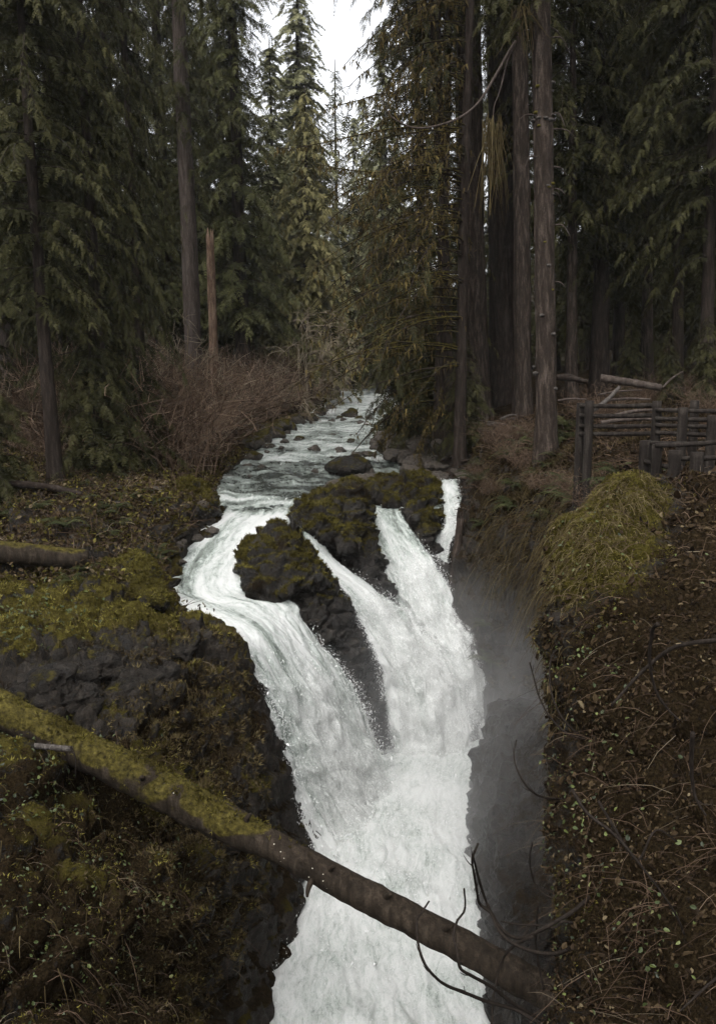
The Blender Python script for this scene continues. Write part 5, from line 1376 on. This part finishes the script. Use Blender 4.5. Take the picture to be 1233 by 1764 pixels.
for i in range(34):
    px = rng.uniform(-20, 300); Y = rng.uniform(23, 30)
    fern(px, Y, rng.uniform(.7, 1.25), 'sword fern in the brown meadow on the left bank', 'ferns in the left meadow', i)
for i, (px, Y) in enumerate([(150, 21.2), (175, 21.5), (120, 20.6), (190, 22.2)]):
    fern(px, Y, .8, 'sword fern growing at the end of the old mossy log', 'ferns at the old log', i)
for i in range(26):
    px, Y = rng.uniform(815, 985), rng.uniform(23.0, 30)
    fern(px, Y, rng.uniform(.7, 1.3), 'sword fern hanging on the dim bank below the reddish trunks', 'ferns on the dim right bank', i)
for i, (px, Y, s) in enumerate([(926, 26.0, .9), (940, 25.8, .8), (955, 26.1, .9), (1010, 20.5, 1.2), (985, 21.5, 1.2), (1045, 17.5, 1.3), (1075, 17, 1.4), (1090, 16.3, 1.2), (970, 23, 1.1), (1060, 19, 1.1)]):
    fern(px, Y, s, 'large sword fern between the knobbly trunk and the fence', 'ferns at the fence', i)

# splintered stump wedged beside the small back chute
p0, p1 = P(776, 1045, 27.0), P(793, 893, 27.3)
o = thing('splintered_stump', 'splintered reddish stump wedged against the wall beside the small back chute', 'stump', p0)
me, _, _ = path_tube('stump', [p0, p0 * .6 + p1 * .4, p1], [.17, .16, .12], BARK_RED, 12, 6, 88, .35)
put('stump', me, o, tuple(-p0))
g = np.random.default_rng(3)
for k in range(6):
    q = p1 + np.array([g.normal(0, .09), g.normal(0, .06) - .05, -.1]); me, _, _ = path_tube('splinter', [q, q + [0, 0, .15], q + [g.normal(0, .04), 0, g.uniform(.25, .5)]], [.05, .035, .012], BARK_DARK, 5, 3, k, .2)
    put('splinter', me, o, tuple(-p0))

# =================================================================== GROUND COVER (uncountable)
def sample_faces(V, F, N, w, n, seed):
    g = np.random.default_rng(seed)
    a = V[F[:, 0]]; b = V[F[:, 1]]; c = V[F[:, 2]]; d = V[F[:, 3]]
    ar = np.linalg.norm(np.cross(b - a, c - a), axis=1)
    fw = w[F].mean(1); pr = ar * np.clip(fw, 0, None); pr /= pr.sum()
    k = g.choice(len(F), n, p=pr); u, v = g.uniform(size=(2, n, 1))
    p = (a[k] * (1 - u) + b[k] * u) * (1 - v) + (d[k] * (1 - u) + c[k] * u) * v
    return p, unit(N[F[k]].mean(1)), g

_colL = np.tile(np.arange(GL.shape[1]), GL.shape[0])
def screen_w(V, lo=4.0):
    """keep cover to what the view can plausibly reach, denser where nearer"""
    px, py = proj(V); dep = V[:, 1]
    m = (px > -120) & (px < 1350) & (py > 500) & (py < 1900) & (dep > lo)
    if V is VL: m = m & ((_colL < 160) | (V[:, 1] < 19.2) & (_colL < 186))
    return m / np.clip(dep, 6, 40) ** 1.1

def tuft(nb, seed, wide=.16, spread=.9):
    g = np.random.default_rng(seed); V, F = [], []
    for i in range(nb):
        a = g.uniform(0, 6.283); s = g.uniform(.2, 1) * spread; d = np.array([math.cos(a), math.sin(a), 0]); sd_ = np.array([-d[1], d[0], 0]) * wide
        h = g.uniform(.55, 1.1); o = d * g.uniform(0, .35); k = len(V)
        V += [o - sd_ * .7, o + sd_ * .7, o + d * s + [0, 0, h * (.95 - .4 * s)]]; F.append([k, k + 1, k + 2])
    return np.array(V), np.array(F)
TU = [tuft(5, 50 + i, .24) for i in range(3)]

def cover(name, label, protos, p, X, Z, sc, tint, mat, seed, smooth=False):
    g = np.random.default_rng(seed); w = g.integers(0, len(protos), len(p)); parts = []
    for i, (pv, pf) in enumerate(protos):
        q = w == i
        if q.any(): parts.append(batch(pv, pf, p[q], X[q], Z[q], sc[q], tint[q]))
    V, F, T = join(parts)
    return tag(put(name, mk_mesh(name, V, F, [mat], smooth, {'tint': T})), label, kind='stuff')

def moss_on(name, label, V, N, F, moss, n, seed, mat, size=(.035, .09), thr=.42, bias=.5):
    w = np.clip(moss - thr, 0, .5) * screen_w(V)
    p, nn, g = sample_faces(V, F, N, w, n, seed)
    Z = unit(nn + np.array([0, 0, .25]) + g.normal(0, .25, p.shape)); X = unit(np.cross(g.normal(0, 1, p.shape), Z))
    sc = g.uniform(*size, n) * np.clip(p[:, 1] / 12, .75, 2.0)
    tint = np.clip(bias + .34 * fbm(p * 1.1, 3, seed) + .22 * fbm(p * 4.5, 2, seed + 1) + g.normal(0, .11, n), 0, 1)
    return cover(name, label, TU, p - nn * .015, X, Z, sc, tint, mat, seed)
moss_on('moss_carpet', 'shaggy olive moss growing over the left bank rocks', VL, NL, FL, AL['moss'], 29000, 901, MOSS, bias=.64)
moss_on('moss_carpet', 'brown dead moss and grass hanging on the left gorge edge', VL, NL, FL, .3 + .6 * np.exp(-((proj(VL)[0] - 330) / 160) ** 2) * (proj(VL)[1] > 1080) * (NL[:, 2] > .15), 7000, 902, MOSS_BROWN, (.04, .11), bias=.6)
moss_on('moss_carpet', 'golden moss on the mounds of the near right slope', VS, NS, FS, AS['moss'], 17000, 903, MOSS, (.03, .075), bias=.5)
moss_on('moss_carpet', 'sparse moss on the right gorge rim and bank', VR, NR, FR, AR['moss'] * (VR[:, 1] < 34), 7000, 904, MOSS_BROWN, (.05, .12), bias=.4)
for k, (rk, lab, n) in enumerate([(rk1, 'moss film on the rock between the left and middle chutes', 2600), (rk2, 'moss cap on the rock between the middle and right chutes', 4200), (rk3, 'moss on the rock beside the small back chute', 3400), (rk5, 'moss on the square boulder at the river edge', 2600), (rk6, 'moss on the outcrop beside the white water', 4200)]):
    o_, V_, N_, F_, m_ = rk
    moss_on('moss_carpet', lab, V_, N_, F_, m_, n, 910 + k, MOSS, (.03, .065), thr=.45, bias=.46)
# moss on the great log
g = np.random.default_rng(77)
n = 6500
k = g.integers(0, len(LA) - 1, n); u = g.uniform(size=(n, 1)); c = LA[k] * (1 - u) + LA[k + 1] * u
T = unit(LA[k + 1] - LA[k]); S1 = unit(np.cross(T, np.array([0, 0, 1.0]))); U1 = np.cross(S1, T)
a = g.normal(0, .75, n); dirv = S1 * np.sin(a)[:, None] + U1 * np.cos(a)[:, None]
p = c + dirv * (LR[k] * .99)[:, None]; px, py = proj(p)
keep = g.uniform(size=n) < .85 * sstep(560, 150, px) * np.clip(1.25 - .5 * np.abs(a), 0, 1) * np.clip(.75 + 1.3 * fbm(p * 1.8, 3, 5), 0, 1.2)
p, dirv = p[keep], dirv[keep]; m = len(p)
mo = cover('moss_coat', 'shaggy moss coat along the upper left part of the log', TU, p, unit(np.cross(g.normal(0, 1, p.shape), dirv)), unit(dirv + g.normal(0, .3, p.shape)), g.uniform(.03, .07, m), np.clip(.5 + .3 * fbm(p * 2.2, 3, 8) + g.normal(0, .1, m), 0, 1), MOSS, 78)
mo.parent = LOGC; mo.location = tuple(-LOGP[5])
# tiny pale fungus on the log
g = np.random.default_rng(79); pts = []
for (px, py) in [(475, 1447), (484, 1462), (492, 1474), (483, 1480), (500, 1489), (520, 1497), (526, 1505), (532, 1508), (540, 1490), (558, 1513), (562, 1527), (215 + 340, 1500), (262, 1339), (296, 1371), (304, 1362)]:
    q = P(px, py, 12.4); j = np.argmin(np.abs(proj(LA)[0] - px)); ax = LA[j]
    d = unit((EYE - ax) * np.array([0, 1, 1]) * 1.0); v = (q - ax); v = v - (LA[j + 1] - LA[j]) * 0
    pyc = proj(LA[j:j + 1])[1][0]; s = np.clip((py - pyc) / 40, -1, 1)
    nrm = unit(np.array([0, -math.cos(s * 1.1) * .75, -math.sin(s * 1.1) + .3])); pts.append(ax + nrm * LR[j] * 1.0)
pts = np.array(pts); fV, fF, _ = batch(sv, sf, pts, g.normal(0, 1, pts.shape), g.normal(0, 1, pts.shape), np.stack([g.uniform(.008, .017, len(pts)), g.uniform(.007, .012, len(pts)), np.full(len(pts), .008)], 1))
m_fun, nt_, b_ = mat_new('pale_fungus'); b_.inputs['Base Color'].default_value = (.55, .52, .44, 1); b_.inputs['Roughness'].default_value = .8
fo_ = tag(put('fungus_cluster', mk_mesh('fungus', fV, fF, [m_fun], True), LOGC, tuple(-LOGP[5])), kind='stuff')

# fallen leaves on the near slope, and green leaves
lv = np.array([[0, 0, 0], [.35, .30, .10], [.35, -.30, .06], [.75, .24, .06], [.75, -.22, .12], [1.0, 0, -.06]]); lf = np.array([[0, 2, 4, 1], [1, 4, 5, 3]])
lf = np.array([[0, 2, 4, 5], [0, 5, 3, 1]])
lv2 = lv * np.array([1, .7, 1.8]); lv3 = lv * np.array([1, 1.15, -1.2])
LEAVES = [(lv, lf), (lv2, lf), (lv3, lf)]
px, py = proj(VS)
w = screen_w(VS) * np.clip(AS['soil'] + .25, .05, 1.2)
p, nn, g = sample_faces(VS, FS, NS, w, 21000, 920)
Z = unit(nn + g.normal(0, .5, p.shape)); X = unit(np.cross(g.normal(0, 1, p.shape), Z) + np.array([0, 0, -.25]))
cover('leaf_litter', 'brown fallen leaves covering the near right slope', LEAVES, p + nn * g.uniform(0, .06, (len(p), 1)), X, Z, np.clip(g.lognormal(-2.95, .42, len(p)), .02, .13) * np.clip(p[:, 1] / 10, .8, 1.4), np.clip(.44 + .24 * fbm(p * 1.3, 3, 4) + g.normal(0, .21, len(p)), 0, 1), LEAF_BROWN, 921)
w = screen_w(VS) * (.05 + 1.3 * blob(px, py, 1140, 1620, 60, 60) + .9 * blob(px, py, 985, 1400, 40, 120) + .6 * blob(px, py, 1010, 1150, 70, 70) + .5 * blob(px, py, 980, 960, 50, 60) + .25 * (px < 1100))
p, nn, g = sample_faces(VS, FS, NS, w, 1500, 922)
Z = unit(nn + np.array([0, -.3, .6]) + g.normal(0, .4, p.shape)); X = unit(np.cross(g.normal(0, 1, p.shape), Z))
cover('leafy_ground_cover', 'small green leaves scattered along the edge of the near right slope', LEAVES, p + nn * g.uniform(.02, .12, (len(p), 1)), X, Z, g.uniform(.025, .075, len(p)), np.clip(g.normal(.55, .25, len(p)), 0, 1), LEAF_GREEN, 923)
# fallen leaves and litter further right and at the fence
w = screen_w(VR) * (VR[:, 1] < 33) * np.clip(NR[:, 2] - .3, 0, 1)
p, nn, g = sample_faces(VR, FR, NR, w, 9000, 924)
Z = unit(nn + g.normal(0, .5, p.shape)); X = unit(np.cross(g.normal(0, 1, p.shape), Z))
cover('leaf_litter', 'brown litter on the forest floor around the fence', LEAVES, p + nn * g.uniform(0, .08, (len(p), 1)), X, Z, g.uniform(.07, .18, len(p)), np.clip(.34 + g.normal(0, .2, len(p)), 0, 1), LEAF_BROWN, 925)
# litter and scrub on the left meadow
px, py = proj(VL)
w = screen_w(VL) * ((VL[:, 1] > 20.5) & (VL[:, 1] < 38)) * np.clip(NL[:, 2] - .4, 0, 1)
p, nn, g = sample_faces(VL, FL, NL, w, 15000, 926)
Z = unit(nn + g.normal(0, .6, p.shape)); X = unit(np.cross(g.normal(0, 1, p.shape), Z) + np.array([0, 0, .2]))
cover('leaf_litter', 'brown bracken and dead leaves in the left meadow', LEAVES, p + nn * g.uniform(0, .30, (len(p), 1)), X, Z, g.uniform(.06, .17, len(p)), np.clip(.58 + .25 * fbm(p * .8, 3, 14) + g.normal(0, .18, len(p)), 0, 1), LEAF_BROWN, 927)
p, nn, g = sample_faces(VL, FL, NL, w, 9000, 928)
Z = unit(nn + g.normal(0, .5, p.shape)); X = unit(np.cross(g.normal(0, 1, p.shape), Z) + np.array([0, 0, .3]))
cover('leafy_ground_cover', 'olive green low plants in the left meadow', LEAVES, p + nn * g.uniform(0, .28, (len(p), 1)), X, Z, g.uniform(.06, .15, len(p)), np.clip(.52 + .25 * fbm(p * .7, 3, 15) + g.normal(0, .16, len(p)), 0, 1), MOSS, 929)
w = screen_w(VL) * (1.2 * blob(px, py, 60, 1060, 90, 40) + .9 * blob(px, py, 60, 1340, 120, 70) + .5 * blob(px, py, 230, 1560, 120, 120) + .6 * blob(px, py, 60, 1640, 120, 120))
p, nn, g = sample_faces(VL, FL, NL, w, 1300, 930)
Z = unit(nn + np.array([0, -.3, .5]) + g.normal(0, .4, p.shape)); X = unit(np.cross(g.normal(0, 1, p.shape), Z))
cover('leafy_ground_cover', 'small green leaves on the left bank around the great log', LEAVES, p + nn * g.uniform(.02, .12, (len(p), 1)), X, Z, g.uniform(.025, .06, len(p)) * np.clip(p[:, 1] / 9, 1, 2), np.clip(g.normal(.34, .2, len(p)), 0, 1), LEAF_GREEN, 931)
# dead leaves on near left bank
w = screen_w(VL) * (VL[:, 1] < 20) * np.clip(AL['soil'] + .1, 0, 1)
p, nn, g = sample_faces(VL, FL, NL, w, 4500, 932)
Z = unit(nn + g.normal(0, .6, p.shape)); X = unit(np.cross(g.normal(0, 1, p.shape), Z) + np.array([0, 0, -.3]))
cover('leaf_litter', 'brown debris caught in the moss of the near left bank', LEAVES, p + nn * g.uniform(0, .05, (len(p), 1)), X, Z, g.uniform(.03, .08, len(p)), np.clip(.30 + g.normal(0, .15, len(p)), 0, 1), LEAF_BROWN, 933)

# thin stems: dead grass, brambles and twiglets
def stems(name, label, V, F, N, w, n, ln, rad, mat, seed, up=.3, droop=.5, tb=.4):
    p, nn, g = sample_faces(V, F, N, w, n, seed)
    d = unit(nn * up + g.normal(0, 1, p.shape) * np.array([1, 1, .6])); l = ln * g.uniform(.35, 1.2, n); s = np.linspace(0, 1, 4)
    A = p[:, None] + d[:, None] * (l[:, None] * s)[:, :, None] + nn[:, None] * .02
    A[:, :, 2] -= (l * droop)[:, None] * s ** 2
    A += np.cumsum(g.normal(0, .035 * ln, A.shape), 1) * s[None, :, None]
    Vt, Ft = tubes(A, np.full((n, 4), rad) * np.linspace(1, .45, 4) * g.uniform(.6, 1.4, (n, 1)), 3)
    return tag(put(name, mk_mesh(name, Vt, Ft, [mat], False, {'tint': np.repeat(np.clip(g.normal(tb, .2, n), 0, 1), 12)})), label, kind='stuff')
px, py = proj(VS)
stems('twig_tangle', 'dead twigs and bramble stems over the near right slope', VS, FS, NS, screen_w(VS) * (.3 + (px > 1000)), 1500, .55, .0036, TWIG_RED, 940, .9, .5, .35)
stems('twig_tangle', 'pale dry stems over the near right slope', VS, FS, NS, screen_w(VS), 200, .6, .0036, TWIG_TAN, 941, .6, .4, .45)
stems('twig_tangle', 'roots and dry grass hanging over the left gorge edge', VL, FL, NL, screen_w(VL) * (VL[:, 1] < 20) * (np.clip(AL['soil'], 0, 1) + .2), 1000, .45, .0034, TWIG_RED, 942, .5, 1.0, .3)
stems('twig_tangle', 'pale dry grass on the near left bank', VL, FL, NL, screen_w(VL) * (VL[:, 1] < 20), 350, .4, .003, TWIG_TAN, 943, .7, .8, .4)
stems('dry_undergrowth', 'dry brown stems standing in the left meadow', VL, FL, NL, screen_w(VL) * ((VL[:, 1] > 21) & (VL[:, 1] < 40)) * np.clip(NL[:, 2] - .3, 0, 1), 4200, .75, .008, TWIG_RED, 944, 1.3, .25, .4)
stems('dry_undergrowth', 'brown stems and dead grass around the fence and trunks', VR, FR, NR, screen_w(VR) * (VR[:, 1] < 36) * np.clip(NR[:, 2] - .2, 0, 1), 3600, .6, .008, TWIG_RED, 945, 1.2, .4, .3)
stems('hanging_grass', 'grass and roots hanging down the right gorge wall', VR, FR, NR, screen_w(VR) * ((VR[:, 1] > 21) & (VR[:, 1] < 30) & (VR[:, 2] > -4.6) & (NR[:, 2] < .75) & (proj(VR)[0] > 835)), 1500, .9, .008, MOSS_BROWN, 946, .6, 1.3, .45)

stems('dry_undergrowth', 'pale dry stems scattered in the left meadow', VL, FL, NL, screen_w(VL) * ((VL[:, 1] > 21) & (VL[:, 1] < 34)) * np.clip(NL[:, 2] - .3, 0, 1), 1400, .6, .008, TWIG_TAN, 949, 1.2, .5, .4)
px, py = proj(VS); mm = np.clip(blob(px, py, 1035, 940, 75, 75) + blob(px, py, 1090, 855, 60, 34) + .30 * (px < 1000) * (py < 1250) - .25, 0, 1)
stems('hanging_moss', 'shaggy moss strands drooping over the mounds of the near slope', VS, FS, NS, mm * screen_w(VS), 5000, .19, .006, MOSS_BROWN, 947, .9, 1.1, .75)
px, py = proj(VL)
stems('hanging_moss', 'shaggy moss strands drooping over the left gorge edge', VL, FL, NL, screen_w(VL) * (VL[:, 1] < 22) * (NL[:, 2] < .85) * sstep(.2, .6, AL['moss'] + .2), 3000, .28, .006, MOSS_BROWN, 948, .4, 1.6, .55)
# =================================================================== SPRAY
m_spray, nt_, b_ = mat_new('spray'); b_.inputs['Base Color'].default_value = (.80, .81, .80, 1); b_.inputs['Roughness'].default_value = .5
ov = np.array([[1, 0, 0], [-.8, .7, -.3], [-.8, -.7, -.3], [-.2, 0, .9]])
of = np.array([[0, 1, 2], [0, 3, 1], [0, 2, 3], [1, 3, 2]])
def spray(label, V, n_, T_, wgt, n, out, size, seed, grav=.3):
    g = np.random.default_rng(seed); wgt = np.clip(wgt, 0, None); k = g.choice(len(V), n, p=wgt / wgt.sum())
    h = np.abs(g.normal(0, out, n)) ; p = V[k] + n_[k] * h[:, None] + g.normal(0, .06, (n, 3)) + g.normal(0, 1, (n, 1)) * T_[k] * .05
    p += np.array([0, 0, -1.0]) * (grav * h)[:, None]
    s = size * g.lognormal(0, .5, n) * np.exp(-h / (out * 3))
    V2, F2, _ = batch(ov, of, p, T_[k] + g.normal(0, .5, (n, 3)), g.normal(0, 1, (n, 3)), np.stack([s * g.uniform(1, 2.6, n), s, s * g.uniform(.6, 1, n)], 1))
    return tag(put('spray', mk_mesh('spray', V2, F2, [m_spray], True)), label, kind='stuff')
edge = lambda w_: np.exp(-(np.minimum(w_, 1 - w_) / .10) ** 2)
spray('white droplets flying off the left chute', v1, n1, t1, sstep(.45, .6, u1) * (.18 + edge(w1)), 13000, .12, .009, 951)
spray('white droplets flying off the middle chute', v2, n2_, t2, sstep(.15, .4, u2) * (.35 + edge(w2)), 9000, .10, .010, 952)
spray('white droplets flying off the right chute', v3, n3_, t3, sstep(.1, .35, u3) * (.35 + edge(w3)), 10000, .10, .010, 953)
spray('white droplets flying off the small back chute', v4, n4_, t4, .3 + edge(w4), 1500, .05, .009, 954)
px, py = proj(vp)
spray('white droplets tossed up from the plunge pool', vp, np_, tp_, sstep(1250, 1330, py) * sstep(1800, 1500, py), 10000, .22, .011, 955, 0)
px, py = proj(vr)
spray('foam flecks tossed up by the river rapids', vr, nr, tr_, (vr[:, 1] < 60) * 1.0 * sstep(.45, .6, river_foam(ur.reshape(1, -1), wr.reshape(1, -1), vr.reshape(1, -1, 3)).ravel()), 4000, .04, .012, 956, 0)

# =================================================================== MIST AND HAZE
def m_volume(name, dens, col, grad=None):
    m = bpy.data.materials.new(name); m.use_nodes = True; nt = m.node_tree; nt.nodes.clear(); g = NT(nt)
    out = g.n('OutputMaterial'); v = g.n('VolumePrincipled', Color=col + (1,)); v.inputs['Anisotropy'].default_value = .2
    if grad is None: v.inputs['Density'].default_value = dens
    else:
        pos = g.n('NewGeometry').outputs['Position']; sx = g.n('SeparateXYZ', Vector=pos)
        n_ = g.noise(pos, .55, 3, .6)
        f = g.ramp(sx.outputs[2] if False else g.math('DIVIDE', g.math('SUBTRACT', sx.outputs[2], grad[0]), grad[1] - grad[0]), [(0, 1.0), (.45, .35), (1, 0.0)])
        fx = g.ramp(g.math('DIVIDE', g.math('ABSOLUTE', g.math('SUBTRACT', sx.outputs[0], grad[2])), grad[3]), [(.3, 1.0), (1, 0.0)])
        fy = g.ramp(g.math('DIVIDE', g.math('ABSOLUTE', g.math('SUBTRACT', sx.outputs[1], grad[4])), grad[5]), [(.3, 1.0), (1, 0.0)])
        d = g.math('MULTIPLY', g.math('MULTIPLY', f, g.math('MULTIPLY', fx, fy)), g.ramp(n_, [(.36, .15), (.66, 1.0)]))
        g.set(v.inputs['Density'], g.math('MULTIPLY', d, dens))
    nt.links.new(v.outputs[0], out.inputs['Volume'])
    return m
def box_mesh(name, lo, hi, mat):
    lo, hi = np.array(lo, float), np.array(hi, float)
    V = np.array([[(hi if i & 1 else lo)[0], (hi if i & 2 else lo)[1], (hi if i & 4 else lo)[2]] for i in range(8)])
    F = np.array([[0, 2, 3, 1], [4, 5, 7, 6], [0, 1, 5, 4], [2, 6, 7, 3], [0, 4, 6, 2], [1, 3, 7, 5]])
    return mk_mesh(name, V, F, [mat], False)
tag(put('spray_mist', box_mesh('spray_mist', (-1.0, 13.1, -10.6), (8.4, 29.9, -3.3), m_volume('spray_mist', .27, (.99, .99, .99), (-11.5, -3.4, 3.7, 4.6, 21.5, 8.3)))), 'drifting mist of spray in the gorge below the falls', kind='stuff')

tag(put('haze', box_mesh('haze', (-420, -70, -16.5), (420, 720, 75), m_volume('haze', .0002, (.96, .97, .98)))), 'thin damp air over the valley', kind='stuff')
